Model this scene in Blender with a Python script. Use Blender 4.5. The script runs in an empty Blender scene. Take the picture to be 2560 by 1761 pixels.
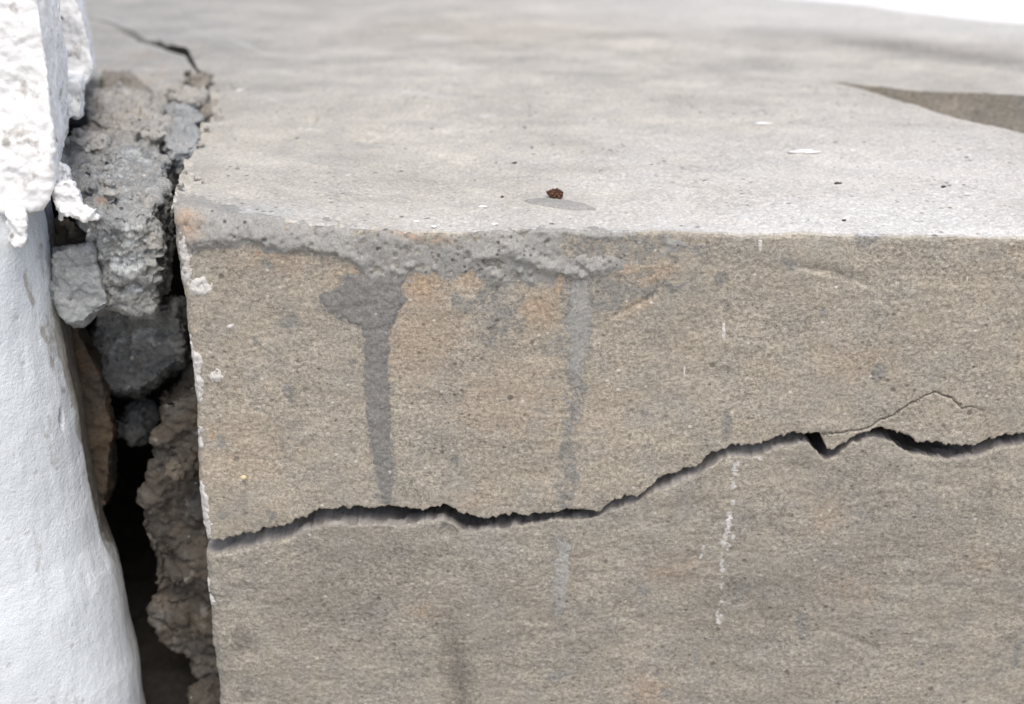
import bpy, bmesh, math, random
import numpy as np

R = math.radians
sc = bpy.context.scene
COL = sc.collection

# ------------------------------------------------------------------ camera
F, PH, PCX, PCY = 3400.0, -500.0, 1280.0, 880.5        # focal length and horizon in photograph pixels (2560 wide)
TH = math.atan((PCY - PH) / F)
CAM = np.array([0.0, -0.653, 0.1993])
cd = bpy.data.cameras.new('camera')
cam = bpy.data.objects.new('camera', cd); COL.objects.link(cam)
cam.location = CAM; cam.rotation_euler = (math.pi / 2 - TH, 0, 0)
cd.sensor_width = 36; cd.lens = F / 2560 * 36
cd.clip_start = 0.01; cd.clip_end = 200
cd.dof.use_dof = True; cd.dof.focus_distance = 0.715; cd.dof.aperture_fstop = 6.0
sc.camera = cam

# ------------------------------------------------------------------ sky, sun, exposure
SUN_EL, SUN_AZ = 63.0, 170.0          # azimuth from +Y clockwise: behind the camera, a little to the left
w = bpy.data.worlds.new('World'); sc.world = w; w.use_nodes = True
nt = w.node_tree
bg = nt.nodes['Background']
sky = nt.nodes.new('ShaderNodeTexSky'); sky.sky_type = 'NISHITA'; sky.sun_disc = False
sky.sun_elevation = R(SUN_EL); sky.sun_rotation = R(SUN_AZ)
sky.air_density = 1.0; sky.dust_density = 3.5; sky.ozone_density = 0.6
nt.links.new(sky.outputs[0], bg.inputs[0]); bg.inputs[1].default_value = 0.12
sd = bpy.data.lights.new('sun', 'SUN'); so = bpy.data.objects.new('sun', sd); COL.objects.link(so)
sd.energy = 1.5; sd.angle = R(35); sd.color = (1.0, 0.95, 0.88)
so.rotation_euler = (R(90 - SUN_EL), 0, R(180 - SUN_AZ))
sc.view_settings.view_transform = 'Standard'; sc.view_settings.look = 'None'
sc.view_settings.exposure = 0.67; sc.view_settings.gamma = 1

# ------------------------------------------------------------------ projection helpers (pixel of the photograph <-> place)
cth, sth = math.cos(TH), math.sin(TH)
def ray(px, py):
    px = np.asarray(px, float); py = np.asarray(py, float)
    a = (px - PCX) / F; b = -(py - PCY) / F
    return a, cth + b * sth, -sth + b * cth
def at_y(px, py, Y):
    a, b, c = ray(px, py); k = (Y - CAM[1]) / b
    return np.stack([CAM[0] + a * k, CAM[1] + b * k, CAM[2] + c * k], -1)
def at_z(px, py, Z):
    a, b, c = ray(px, py); k = (Z - CAM[2]) / c
    return np.stack([CAM[0] + a * k, CAM[1] + b * k, CAM[2] + c * k], -1)
def proj(X, Y, Z):
    dx, dy, dz = X - CAM[0], Y - CAM[1], Z - CAM[2]
    d = dy * cth - dz * sth; u = dy * sth + dz * cth
    return PCX + F * dx / d, PCY - F * u / d

# ------------------------------------------------------------------ noise
_rs = np.random.RandomState(7)
_perm = np.concatenate([_rs.permutation(256)] * 3)
_g = _rs.normal(size=(256, 3)); _g /= np.linalg.norm(_g, axis=1)[:, None]
def pn(x, y, z):
    x, y, z = np.broadcast_arrays(np.asarray(x, float), np.asarray(y, float), np.asarray(z, float))
    xi, yi, zi = np.floor(x).astype(int), np.floor(y).astype(int), np.floor(z).astype(int)
    xf, yf, zf = x - xi, y - yi, z - zi
    u, v, q = [t * t * t * (t * (t * 6 - 15) + 10) for t in (xf, yf, zf)]
    out = 0
    for i in (0, 1):
        wx = u if i else 1 - u; A = _perm[(xi + i) & 255]
        for j in (0, 1):
            wy = v if j else 1 - v; B = _perm[A + ((yi + j) & 255)]
            for k in (0, 1):
                wz = q if k else 1 - q; g = _g[_perm[B + ((zi + k) & 255)]]
                out = out + wx * wy * wz * (g[..., 0] * (xf - i) + g[..., 1] * (yf - j) + g[..., 2] * (zf - k))
    return out * 1.6
def fbm(x, y, z, s, o=4, r=0.5, off=0.0):
    a, f, t = 1.0, 1.0 / s, 0
    for i in range(o):
        t = t + a * pn(x * f + off + i * 17.3, y * f + off * 1.7, z * f - off); a *= r; f *= 2.03
    return t
def ss(a, b, x):
    t = np.clip((x - a) / (b - a), 0, 1); return t * t * (3 - 2 * t)
def sdpoly(x, y, poly):
    """signed distance to a polygon, positive inside"""
    P = np.asarray(poly, float); d = np.full(x.shape, 1e18); ins = np.zeros(x.shape, bool)
    for i in range(len(P)):
        ax, ay = P[i]; bx, by = P[(i + 1) % len(P)]
        ex, ey = bx - ax, by - ay; l2 = ex * ex + ey * ey + 1e-12
        t = np.clip(((x - ax) * ex + (y - ay) * ey) / l2, 0, 1)
        d = np.minimum(d, (x - ax - t * ex) ** 2 + (y - ay - t * ey) ** 2)
        c = ((ay > y) != (by > y)); ins ^= c & (x < (ex) * (y - ay) / (ey if abs(ey) > 1e-9 else 1e-9) + ax)
    d = np.sqrt(d); return np.where(ins, d, -d)
def sdline(x, y, pts):
    P = np.asarray(pts, float); d = np.full(x.shape, 1e18)
    for i in range(len(P) - 1):
        ax, ay = P[i]; bx, by = P[i + 1]; ex, ey = bx - ax, by - ay; l2 = ex * ex + ey * ey + 1e-12
        t = np.clip(((x - ax) * ex + (y - ay) * ey) / l2, 0, 1)
        d = np.minimum(d, (x - ax - t * ex) ** 2 + (y - ay - t * ey) ** 2)
    return np.sqrt(d)

def facet(x, y, z, s, seed=0, tilt=0.9):
    """broken-stone relief: every cell of a jittered 3D lattice is a plane of its own height and tilt"""
    sx, sy, sz = x / s + seed * 3.7, y / s + seed * 1.9, z / s + seed * 5.3
    ix, iy, iz = np.floor(sx).astype(int), np.floor(sy).astype(int), np.floor(sz).astype(int)
    best = np.full(x.shape, 1e9); val = np.zeros(x.shape)
    for i in (-1, 0, 1):
        for j in (-1, 0, 1):
            for k in (-1, 0, 1):
                a, b, c = ix + i, iy + j, iz + k
                h = _perm[_perm[_perm[a & 255] + (b & 255)] + (c & 255)]
                r1, r2, r3, r0 = _perm[h + 1] / 255., _perm[h + 57] / 255., _perm[h + 131] / 255., _perm[h + 200] / 255.
                dx, dy, dz = sx - a - r1, sy - b - r2, sz - c - r3; d = dx * dx + dy * dy + dz * dz
                g = _g[h]; v = (r0 - 0.5) + tilt * (g[..., 0] * dx + g[..., 1] * dy + g[..., 2] * dz)
                m = d < best; best = np.where(m, d, best); val = np.where(m, v, val)
    return val
# ------------------------------------------------------------------ object helpers
def tag(o, label=None, cat=None, group=None, kind=None):
    if label: o['label'] = label
    if cat: o['category'] = cat
    if group: o['group'] = group
    if kind: o['kind'] = kind
    return o
def link(name, me, mat, parent=None):
    o = bpy.data.objects.new(name, me); COL.objects.link(o)
    if mat: me.materials.append(mat)
    if parent: o.parent = parent
    return o
def empty(name, loc=(0, 0, 0)):
    o = bpy.data.objects.new(name, None); COL.objects.link(o); o.location = (0, 0, 0); o.empty_display_size = 0.02
    return o
def mesh_quads(name, V, Q, attrs=None, smooth=True):
    V = np.ascontiguousarray(V, np.float32); Q = np.ascontiguousarray(Q, np.int32)
    me = bpy.data.meshes.new(name)
    me.vertices.add(len(V)); me.vertices.foreach_set('co', V.ravel())
    me.loops.add(Q.size); me.loops.foreach_set('vertex_index', Q.ravel())
    me.polygons.add(len(Q)); me.polygons.foreach_set('loop_start', np.arange(0, Q.size, 4, dtype=np.int32))
    me.polygons.foreach_set('loop_total', np.full(len(Q), 4, np.int32))
    me.update(calc_edges=True)
    if smooth: me.polygons.foreach_set('use_smooth', np.ones(len(Q), bool))
    for k, a in (attrs or {}).items():
        at = me.attributes.new(k, 'FLOAT_COLOR', 'POINT')
        at.data.foreach_set('color', np.ascontiguousarray(a, np.float32).ravel())
    return me
def gridq(r, c, off=0):
    i = np.arange(r * c).reshape(r, c) + off
    return np.stack([i[:-1, :-1], i[:-1, 1:], i[1:, 1:], i[1:, :-1]], -1).reshape(-1, 4)
def sheets(name, L, mat, parent=None):
    """L: list of (X,Y,Z[,stain rgba]) grids joined in one mesh"""
    V, Q, S, n = [], [], [], 0
    for g in L:
        r, c = g[0].shape
        V.append(np.stack(g[:3], -1).reshape(-1, 3)); Q.append(gridq(r, c, n)); n += r * c
        S.append(g[3].reshape(-1, 4) if len(g) > 3 else np.zeros((r * c, 4)))
    return link(name, mesh_quads(name, np.concatenate(V), np.concatenate(Q), {'stain': np.concatenate(S)}), mat, parent)

# ------------------------------------------------------------------ materials
class NB:
    def __init__(s, name):
        s.m = bpy.data.materials.new(name); s.m.use_nodes = True; s.t = s.m.node_tree
        s.b = s.t.nodes['Principled BSDF']; s.co = s.t.nodes.new('ShaderNodeTexCoord').outputs['Object']
    def n(s, kind, **kw):
        x = s.t.nodes.new(kind)
        for k, v in kw.items(): setattr(x, k, v)
        return x
    def put(s, inp, v):
        if isinstance(v, bpy.types.NodeSocket): s.t.links.new(v, inp)
        elif isinstance(v, tuple) and len(v) == 3: inp.default_value = (*v, 1)
        else: inp.default_value = v
    def vec(s, scale, rot=(0, 0, 0)):
        m = s.n('ShaderNodeMapping'); s.put(m.inputs[0], s.co); m.inputs['Scale'].default_value = scale; m.inputs['Rotation'].default_value = rot
        return m.outputs[0]
    def noise(s, scale, detail=4, rough=0.55, vec=None, dist=0.0):
        x = s.n('ShaderNodeTexNoise'); s.put(x.inputs['Vector'], vec or s.co)
        x.inputs['Scale'].default_value = scale; x.inputs['Detail'].default_value = detail
        x.inputs['Roughness'].default_value = rough; x.inputs['Distortion'].default_value = dist
        return x.outputs[0]
    def voro(s, scale, vec=None, feature='F1'):
        x = s.n('ShaderNodeTexVoronoi', feature=feature); s.put(x.inputs['Vector'], vec or s.co); x.inputs['Scale'].default_value = scale
        return x.outputs['Distance'], x.outputs['Color']
    def mr(s, v, a, b, c=0.0, d=1.0):
        x = s.n('ShaderNodeMapRange'); s.put(x.inputs[0], v)
        for i, q in enumerate((a, b, c, d)): x.inputs[i + 1].default_value = q
        return x.outputs[0]
    def math(s, op, a, b=0.0):
        x = s.n('ShaderNodeMath', operation=op); s.put(x.inputs[0], a); s.put(x.inputs[1], b); return x.outputs[0]
    def mix(s, f, a, b, mode='MIX'):
        x = s.n('ShaderNodeMix', data_type='RGBA', blend_type=mode); s.put(x.inputs[0], f); s.put(x.inputs[6], a); s.put(x.inputs[7], b)
        return x.outputs[2]
    def gray(s, v):
        x = s.n('ShaderNodeCombineColor')
        for i in range(3): s.put(x.inputs[i], v)
        return x.outputs[0]
    def bump(s, h, strength, dist, prev=None):
        x = s.n('ShaderNodeBump'); s.put(x.inputs['Height'], h); x.inputs['Strength'].default_value = strength; x.inputs['Distance'].default_value = dist
        if prev is not None: s.put(x.inputs['Normal'], prev)
        return x.outputs[0]
    def stain(s):
        a = s.n('ShaderNodeAttribute', attribute_name='stain'); c = s.n('ShaderNodeSeparateColor'); s.put(c.inputs[0], a.outputs['Color'])
        return c.outputs[0], c.outputs[1], c.outputs[2], a.outputs['Alpha']

def mat_concrete(name, c1, c2, c3, grain=0.32, gscale=520, pits=0.6, white=0.5, bump=0.42, gray=(0.220, 0.214, 0.196), orange=(0.40, 0.255, 0.15),
                 dark=(0.10, 0.095, 0.085), pale=(0.51, 0.50, 0.48), aniso=(1, 1, 1), rough=0.93, big=9, spec=0.25, pale_soft=False, vscale=300, streak=0.0, scrape=0.0):
    k = NB(name)
    vec = k.vec(aniso)
    n1 = k.noise(big, 5, 0.6); n2 = k.noise(46, 6, 0.62); n3 = k.noise(gscale, 3, 0.75, vec); n4 = k.noise(gscale * 2.3, 2, 0.7, vec)
    c = k.mix(k.mr(n1, 0.36, 0.64), c1, c2)
    c = k.mix(k.mr(n2, 0.45, 0.7), c, c3)
    if streak:
        st = k.noise(16, 5, 0.6, k.vec((0.7, 1.1, 1), (0, 0, 0.3)))
        c = k.mix(1.0, c, k.gray(k.mr(st, 0.3, 0.7, 1 - streak, 1 + streak)), 'MULTIPLY')
    if scrape:
        st2 = k.noise(95, 5, 0.65, k.vec((0.28, 1, 1.2), (0, 0.32, 0)))
        c = k.mix(1.0, c, k.gray(k.mr(st2, 0.3, 0.7, 1 - scrape, 1 + scrape)), 'MULTIPLY')
    r_, g_, b_, a_ = k.stain()
    ed = k.math('SUBTRACT', k.noise(190, 5, 0.7), 0.5)
    def soft(v, lo=0.3, hi=0.6, amt=0.55): return k.mr(k.math('ADD', v, k.math('MULTIPLY', ed, k.math('MULTIPLY', k.mr(v, 0.02, 0.2), amt * 1.6))), lo, hi)
    c = k.mix(k.math('MULTIPLY', soft(g_, 0.05, 0.95, 0.7), 0.8), c, orange)
    c = k.mix(k.math('MULTIPLY', soft(r_, 0.25, 0.7, 0.7), 0.9), c, gray)
    c = k.mix(k.math('MULTIPLY', soft(b_, 0.05, 0.95, 0.7), 0.75), c, dark)
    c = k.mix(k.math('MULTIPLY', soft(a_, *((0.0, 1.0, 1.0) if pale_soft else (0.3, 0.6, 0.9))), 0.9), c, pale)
    gr = k.math('MULTIPLY', k.mr(n3, 0.25, 0.75, 1 - grain, 1 + grain), k.mr(n4, 0.2, 0.8, 1 - grain * 0.7, 1 + grain * 0.7))
    c = k.mix(k.mr(k.noise(28, 4, 0.6), 0.38, 0.62, 0.70, 1.0), c, k.mix(1.0, c, k.gray(gr), 'MULTIPLY'))
    vd, vc = k.voro(vscale, vec); sep = k.n('ShaderNodeSeparateColor'); k.put(sep.inputs[0], vc)
    pit = k.math('MULTIPLY', k.mr(k.math('ADD', vd, k.math('MULTIPLY', sep.outputs[2], 0.22)), 0.42, 0.22), k.math('GREATER_THAN', sep.outputs[0], 0.76))
    vd2, vc2 = k.voro(95); sp2 = k.n('ShaderNodeSeparateColor'); k.put(sp2.inputs[0], vc2)
    hol = k.math('MULTIPLY', k.mr(k.math('ADD', vd2, k.math('MULTIPLY', sp2.outputs[1], 0.14)), 0.19, 0.11), k.math('GREATER_THAN', sp2.outputs[0], 0.90))
    pit = k.math('MAXIMUM', k.math('MULTIPLY', pit, k.mr(k.noise(17, 3, 0.6), 0.4, 0.6, 0.25, 1.0)), hol)
    c = k.mix(k.math('MULTIPLY', pit, pits), c, (0.06, 0.052, 0.045))
    wp = k.math('MULTIPLY', k.mr(vd, 0.32, 0.2), k.math('LESS_THAN', sep.outputs[1], 0.022))
    c = k.mix(k.math('MULTIPLY', wp, white), c, (0.7, 0.66, 0.58))
    k.put(k.b.inputs['Base Color'], c); k.b.inputs['Roughness'].default_value = rough; k.b.inputs['Specular IOR Level'].default_value = spec
    h = k.math('ADD', k.math('MULTIPLY', n3, 0.6), k.math('MULTIPLY', n4, 0.3)); h = k.math('SUBTRACT', h, k.math('MULTIPLY', pit, 0.5))
    if scrape: h = k.math('ADD', h, k.math('MULTIPLY', st2, 1.0))
    k.put(k.b.inputs['Normal'], k.bump(h, bump, 0.0016))
    return k.m

M = {}
M['face'] = mat_concrete('tan_concrete', (0.336, 0.296, 0.236), (0.322, 0.294, 0.244), (0.284, 0.270, 0.236), scrape=0.12, grain=0.62, gscale=540, aniso=(0.9, 1, 1.1), orange=(0.37, 0.275, 0.19))
M['base'] = mat_concrete('grey_tan_concrete', (0.308, 0.280, 0.230), (0.268, 0.248, 0.212), (0.256, 0.245, 0.220), scrape=0.16, grain=0.60, gscale=540, aniso=(0.85, 1, 1.1), white=0.4, orange=(0.33, 0.245, 0.175))
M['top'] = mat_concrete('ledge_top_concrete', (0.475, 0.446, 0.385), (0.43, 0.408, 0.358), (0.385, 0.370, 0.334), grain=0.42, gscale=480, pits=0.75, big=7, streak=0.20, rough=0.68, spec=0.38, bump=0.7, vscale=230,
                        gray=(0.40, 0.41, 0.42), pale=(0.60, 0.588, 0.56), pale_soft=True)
M['skim'] = mat_concrete('grey_cement', (0.30, 0.296, 0.278), (0.265, 0.264, 0.25), (0.335, 0.326, 0.298), grain=0.34, gscale=700, pits=0.85, white=0.5)
M['drip'] = mat_concrete('dark_grey_cement', (0.175, 0.173, 0.164), (0.225, 0.220, 0.205), (0.20, 0.193, 0.178), big=45, grain=0.45, gscale=800, pits=0.3, white=0.5)
M['mortar'] = mat_concrete('grey_mortar', (0.30, 0.302, 0.292), (0.215, 0.226, 0.228), (0.35, 0.342, 0.315), grain=0.42, gscale=360, pits=0.9, white=0.6, big=30, bump=0.8, vscale=230, pale=(0.43, 0.455, 0.455), gray=(0.17, 0.185, 0.19))
M['lightmortar'] = mat_concrete('light_mortar', (0.385, 0.368, 0.335), (0.31, 0.302, 0.282), (0.43, 0.41, 0.37), grain=0.45, gscale=360, pits=0.9, white=0.6, big=30, bump=0.8, vscale=230)
M['bluestone'] = mat_concrete('blue_grey_stone', (0.31, 0.325, 0.33), (0.24, 0.25, 0.255), (0.37, 0.375, 0.37), grain=0.26, gscale=380, pits=0.3, white=0.2, big=40)
M['palestone'] = mat_concrete('pale_mortar', (0.29, 0.305, 0.305), (0.22, 0.232, 0.232), (0.36, 0.365, 0.355), grain=0.3, gscale=380, pits=0.6, white=0.3, big=34)
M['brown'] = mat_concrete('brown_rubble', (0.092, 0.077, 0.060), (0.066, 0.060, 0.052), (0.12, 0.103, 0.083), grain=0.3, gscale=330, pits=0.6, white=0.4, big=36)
M['tan'] = mat_concrete('tan_grey_rubble', (0.27, 0.245, 0.205), (0.21, 0.195, 0.17), (0.31, 0.285, 0.245), grain=0.4, gscale=330, pits=0.8, white=0.4, big=36, vscale=230)
M['soil'] = mat_concrete('brown_soil', (0.060, 0.047, 0.035), (0.10, 0.070, 0.042), (0.05, 0.043, 0.036), grain=0.35, gscale=330, pits=0.6, white=0.1, big=36)
M['crackface'] = mat_concrete('fresh_crack_concrete', (0.31, 0.29, 0.27), (0.27, 0.255, 0.24), (0.35, 0.33, 0.31), grain=0.2, gscale=420, pits=0.3, white=0.4)

def mat_white(name, base=(0.80, 0.81, 0.81), rough_amt=0.6, pits=0.5):
    k = NB(name)
    n1 = k.noise(22, 5, 0.6); n2 = k.noise(160, 4, 0.65); n3 = k.noise(600, 3, 0.7); v = k.vec((1, 1, 0.35)); n5 = k.noise(70, 4, 0.6, v)
    c = k.mix(k.mr(n1, 0.45, 0.72), base, tuple(x * 0.9 for x in base))
    r_, g_, b_, a_ = k.stain()
    ed = k.math('SUBTRACT', k.noise(230, 5, 0.7), 0.5)
    def soft(v, lo, hi, amt): return k.mr(k.math('ADD', v, k.math('MULTIPLY', ed, k.math('MULTIPLY', k.mr(v, 0.02, 0.2), amt))), lo, hi)
    c = k.mix(k.math('MULTIPLY', soft(r_, 0.3, 0.6, 1.0), 0.85), c, (0.36, 0.34, 0.30))
    c = k.mix(k.math('MULTIPLY', soft(g_, 0.1, 0.9, 1.0), 0.7), c, (0.34, 0.24, 0.16))
    c = k.mix(k.math('MULTIPLY', soft(b_, 0.1, 0.9, 1.0), 0.9), c, (0.085, 0.075, 0.062))
    vd, vc = k.voro(150); sep = k.n('ShaderNodeSeparateColor'); k.put(sep.inputs[0], vc)
    pit = k.math('MULTIPLY', k.mr(vd, 0.3, 0.12), k.math('GREATER_THAN', sep.outputs[0], 0.9))
    c = k.mix(k.math('MULTIPLY', pit, pits), c, (0.30, 0.27, 0.23))
    k.put(k.b.inputs['Base Color'], c); k.b.inputs['Roughness'].default_value = 0.6; k.b.inputs['Specular IOR Level'].default_value = 0.35
    h = k.math('ADD', k.math('ADD', k.math('MULTIPLY', n2, 0.6), k.math('MULTIPLY', n5, 0.8)), k.math('MULTIPLY', n3, 0.5))
    k.put(k.b.inputs['Normal'], k.bump(k.math('SUBTRACT', h, k.math('MULTIPLY', pit, pits)), rough_amt, 0.0018))
    return k.m
M['paint'] = mat_white('white_wall_paint', (0.70, 0.745, 0.775), 0.7, 0.25)
M['plaster'] = mat_white('rough_white_plaster', (0.86, 0.86, 0.85), 0.4, 0.9)
M['crust'] = mat_white('white_crust', (0.58, 0.56, 0.53), 1.0, 0.9)

def mat_plain(name, c, var=0.3, scale=400, rough=0.8):
    k = NB(name); n = k.noise(scale, 4, 0.6)
    k.put(k.b.inputs['Base Color'], k.mix(1.0, c, k.gray(k.mr(n, 0.25, 0.75, 1 - var, 1 + var)), 'MULTIPLY'))
    k.b.inputs['Roughness'].default_value = rough; k.put(k.b.inputs['Normal'], k.bump(n, 0.5, 0.001))
    return k.m
M['pod'] = mat_plain('brown_seed_pod', (0.10, 0.045, 0.024), 0.9, 700)
M['seed'] = mat_plain('cream_seed', (0.55, 0.47, 0.28), 0.15, 300, 0.5)
M['flake'] = mat_plain('white_paint_flake', (0.80, 0.80, 0.79), 0.05)
M['speck'] = mat_plain('dark_speck', (0.045, 0.042, 0.045), 0.3)
M['ground'] = mat_plain('sunlit_pale_paving', (0.72, 0.71, 0.69), 0.08, 6, 0.9)  # light paving with full sunlight put into its very pale colour
M['forecourt'] = mat_plain('forecourt_paving', (0.36, 0.33, 0.29), 0.2, 9, 0.9)

# ------------------------------------------------------------------ outlines read off the photograph
LIP = [(505, 1358), (521, 1357), (541, 1349), (603, 1336), (671, 1323), (733, 1303), (790, 1279), (862, 1270), (950, 1272), (1007, 1272), (1059, 1282), (1095, 1269),
       (1110, 1264), (1129, 1274), (1157, 1291), (1219, 1297), (1276, 1289), (1322, 1291), (1390, 1282), (1431, 1274), (1503, 1277), (1535, 1251), (1576, 1242), (1591, 1243), (1648, 1199),
       (1700, 1180), (1741, 1166), (1777, 1139), (1814, 1123), (1826, 1111), (1875, 1117), (1928, 1102), (1981, 1082), (2046, 1084), (2058, 1104), (2068, 1125), (2091, 1123), (2132, 1096),
       (2168, 1078), (2209, 1072), (2242, 1080), (2286, 1096), (2294, 1109), (2351, 1111), (2392, 1114), (2453, 1111), (2486, 1096), (2527, 1090), (2560, 1084), (2700, 1060), (2900, 1090), (3500, 1030), (4500, 1040)]
RIM = [(480, 1396), (510, 1393), (603, 1378), (707, 1354), (769, 1328), (821, 1313), (914, 1310), (1017, 1313), (1069, 1303), (1105, 1297), (1131, 1316), (1172, 1334), (1224, 1328), (1302, 1318),
       (1390, 1305), (1483, 1300), (1524, 1279), (1586, 1266), (1638, 1233), (1700, 1207), (1749, 1188), (1790, 1163), (1822, 1143), (1871, 1147), (1928, 1131), (1985, 1111), (2018, 1111), (2038, 1127),
       (2064, 1153), (2091, 1143), (2132, 1115), (2168, 1102), (2217, 1105), (2250, 1123), (2286, 1141), (2335, 1149), (2392, 1153), (2433, 1149), (2474, 1131), (2514, 1123), (2560, 1111), (2700, 1090), (2900, 1120), (3500, 1060), (4500, 1070)]
TOPE = [(380, 520), (435, 522), (520, 532), (640, 548), (800, 562), (950, 572), (1130, 580), (1300, 578), (1480, 578), (1700, 582), (1900, 583), (2100, 588), (2300, 590), (2560, 596), (3000, 600), (4500, 610)]
LEFT_U = [(425, 500), (429, 556), (436, 624), (447, 699), (459, 763), (464, 838), (477, 913), (485, 1007), (489, 1108), (493, 1203), (503, 1295), (514, 1353), (516, 1370)]
LEFT_B = [(505, 1370), (507, 1382), (512, 1464), (518, 1514), (526, 1597), (538, 1680), (545, 1761), (560, 1900), (590, 2300), (640, 2900)]
CRK = [(428, 541), (434, 520), (448, 485), (460, 430), (463, 404), (485, 380), (500, 350), (498, 325), (497, 312), (524, 297), (535, 280), (530, 262), (527, 240), (524, 225), (521, 205), (518, 188), (500, 177), (484, 150), (479, 135), (470, 124), (413, 107), (368, 98),
       (342, 78), (293, 57), (207, 34), (100, 5), (-100, -40), (-300, -80)]
def front(poly, Y=0.0):
    P = np.array(poly, float); q = at_y(P[:, 0], P[:, 1], Y); return q
lip, rim, tope, lfu, lfb = front(LIP), front(RIM), front(TOPE), front(LEFT_U), front(LEFT_B)
Pc = np.array(CRK, float); crk = at_z(Pc[:, 0], Pc[:, 1], 0.0)
zlip0 = lambda x: np.interp(x, lip[:, 0], lip[:, 2])
zlip = lambda x: zlip0(x) + 0.0014 * fbm(x, 0, 0, 0.006, 4, 0.8, 3.1)
zrim = lambda x: np.interp(x, rim[:, 0], rim[:, 2]) + 0.0013 * fbm(x, 0, 0, 0.008, 4, 0.75, 8.1)
ztop = lambda x: np.interp(x, tope[:, 0], tope[:, 2]) + 0.0010 * fbm(x, 0, 0, 0.03, 4, 0.6, 5.5)
xlu = lambda z: np.interp(-z, -lfu[:, 2], lfu[:, 0]) + 0.0006 * fbm(z, 0, 0, 0.01, 4, 0.6, 1.3)
xlb = lambda z: np.interp(-z, -lfb[:, 2], lfb[:, 0]) + 0.0009 * fbm(z, 0, 0, 0.012, 4, 0.6, 2.3)
xcrk = lambda y: np.interp(y, crk[:, 1], crk[:, 0])
# back edge of the near arm and front edge of the far arm
c0, c1 = at_z(2050, 206, 0), at_z(2560, 238, 0)
yseam = lambda x: c0[1] + (x - c0[0]) * (c1[1] - c0[1]) / (c1[0] - c0[0])
_be = np.array([(2050, 206), (2110, 216), (2180, 233), (2250, 252), (2350, 281), (2450, 309), (2560, 338)], float); be = at_z(_be[:, 0], _be[:, 1], 0)
yback = lambda x: np.maximum(0.10, np.where(x < c0[0], yseam(x), np.where(x > be[-1, 0], be[-1, 1] + (x - be[-1, 0]) * (be[-1, 1] - be[-2, 1]) / (be[-1, 0] - be[-2, 0]) * 0.6, np.interp(x, be[:, 0], be[:, 1]))))
e0, e1 = at_z(1960, -6, 0), at_z(2560, 60, 0)
yend = lambda x: 0.0 * x + e0[1] + (x - e0[0]) * (e1[1] - e0[1]) / (e1[0] - e0[0])
ztp = lambda x, y: ztop(x) * np.exp(-np.maximum(y, 0) / 0.10)

ND, NC = 640, 14
tcol = np.concatenate([np.linspace(0, 1, ND), 1 + np.linspace(0, 1, NC + 1)[1:] ** 1.5])
def colx(xl, xe, ext): return np.where(tcol[None, :] <= 1, xl + np.minimum(tcol, 1)[None, :] * (xe - xl), xe + (tcol[None, :] - 1) * ext)

# ------------------------------------------------------------------ stains (albedo masks) in photograph pixels
def blob(px, py, cx, cy, rx, ry, ang=0.0):
    a = math.radians(ang); dx, dy = px - cx, py - cy
    u, v = dx * math.cos(a) + dy * math.sin(a), -dx * math.sin(a) + dy * math.cos(a)
    return np.exp(-((u / rx) ** 2 + (v / ry) ** 2))
SKIM = [(425, 470), (520, 500), (640, 535), (760, 556), (900, 575), (1000, 588), (1058, 606), (1136, 592), (1271, 576), (1465, 572), (1620, 586), (1690, 602), (1725, 622), (1660, 640), (1590, 655), (1530, 675),
        (1480, 695), (1430, 692), (1392, 692), (1388, 715), (1302, 706), (1233, 712), (1205, 703), (1194, 679), (1155, 668), (1143, 687), (1116, 699), (1078, 679), (1040, 674), (1028, 692), (1000, 713), (930, 705),
        (904, 690), (889, 664), (851, 645), (806, 640), (757, 619), (719, 623), (656, 613), (625, 600), (588, 613), (550, 612), (498, 627), (468, 640), (450, 600), (440, 540)]
DR1 = [(868, 690), (910, 690), (1010, 690), (1001, 716), (1013, 758), (986, 796), (972, 826), (971, 939), (974, 1050), (978, 1130), (982, 1200), (979, 1255), (955, 1258), (945, 1200), (928, 1100), (922, 1014), (913, 939), (915, 863), (907, 811), (877, 805), (844, 792), (821, 773), (795, 762), (813, 736), (851, 721)]
SMUDGE = [(722, 806, 26, 13, -30), (723, 985, 12, 26, -15), (640, 852, 8, 11, 0), (640, 940, 8, 10, 0), (880, 903, 9, 7, 0), (550, 1105, 10, 14, 0), (668, 662, 16, 12, 20), (560, 1290, 12, 10, 0), (680, 1288, 11, 12, 0), (1818, 1063, 12, 34, 5), (1805, 700, 16, 22, 20),
          (1975, 662, 20, 16, 30), (2170, 600, 34, 18, 0), (2055, 780, 8, 18, 0), (2195, 930, 20, 26, 40), (1610, 1035, 10, 9, 0), (1140, 1150, 14, 10, 0), (2005, 1555, 14, 26, 0), (2007, 1588, 14, 12, 0), (1610, 1478, 18, 9, -15), (1395, 1690, 30, 14, -30),
          (2540, 1660, 16, 12, -40), (2300, 1660, 9, 7, 0), (1670, 1735, 14, 10, 0), (1740, 1640, 10, 9, 0), (1645, 1680, 7, 7, 0), (2545, 1620, 7, 26, 20)]
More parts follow.
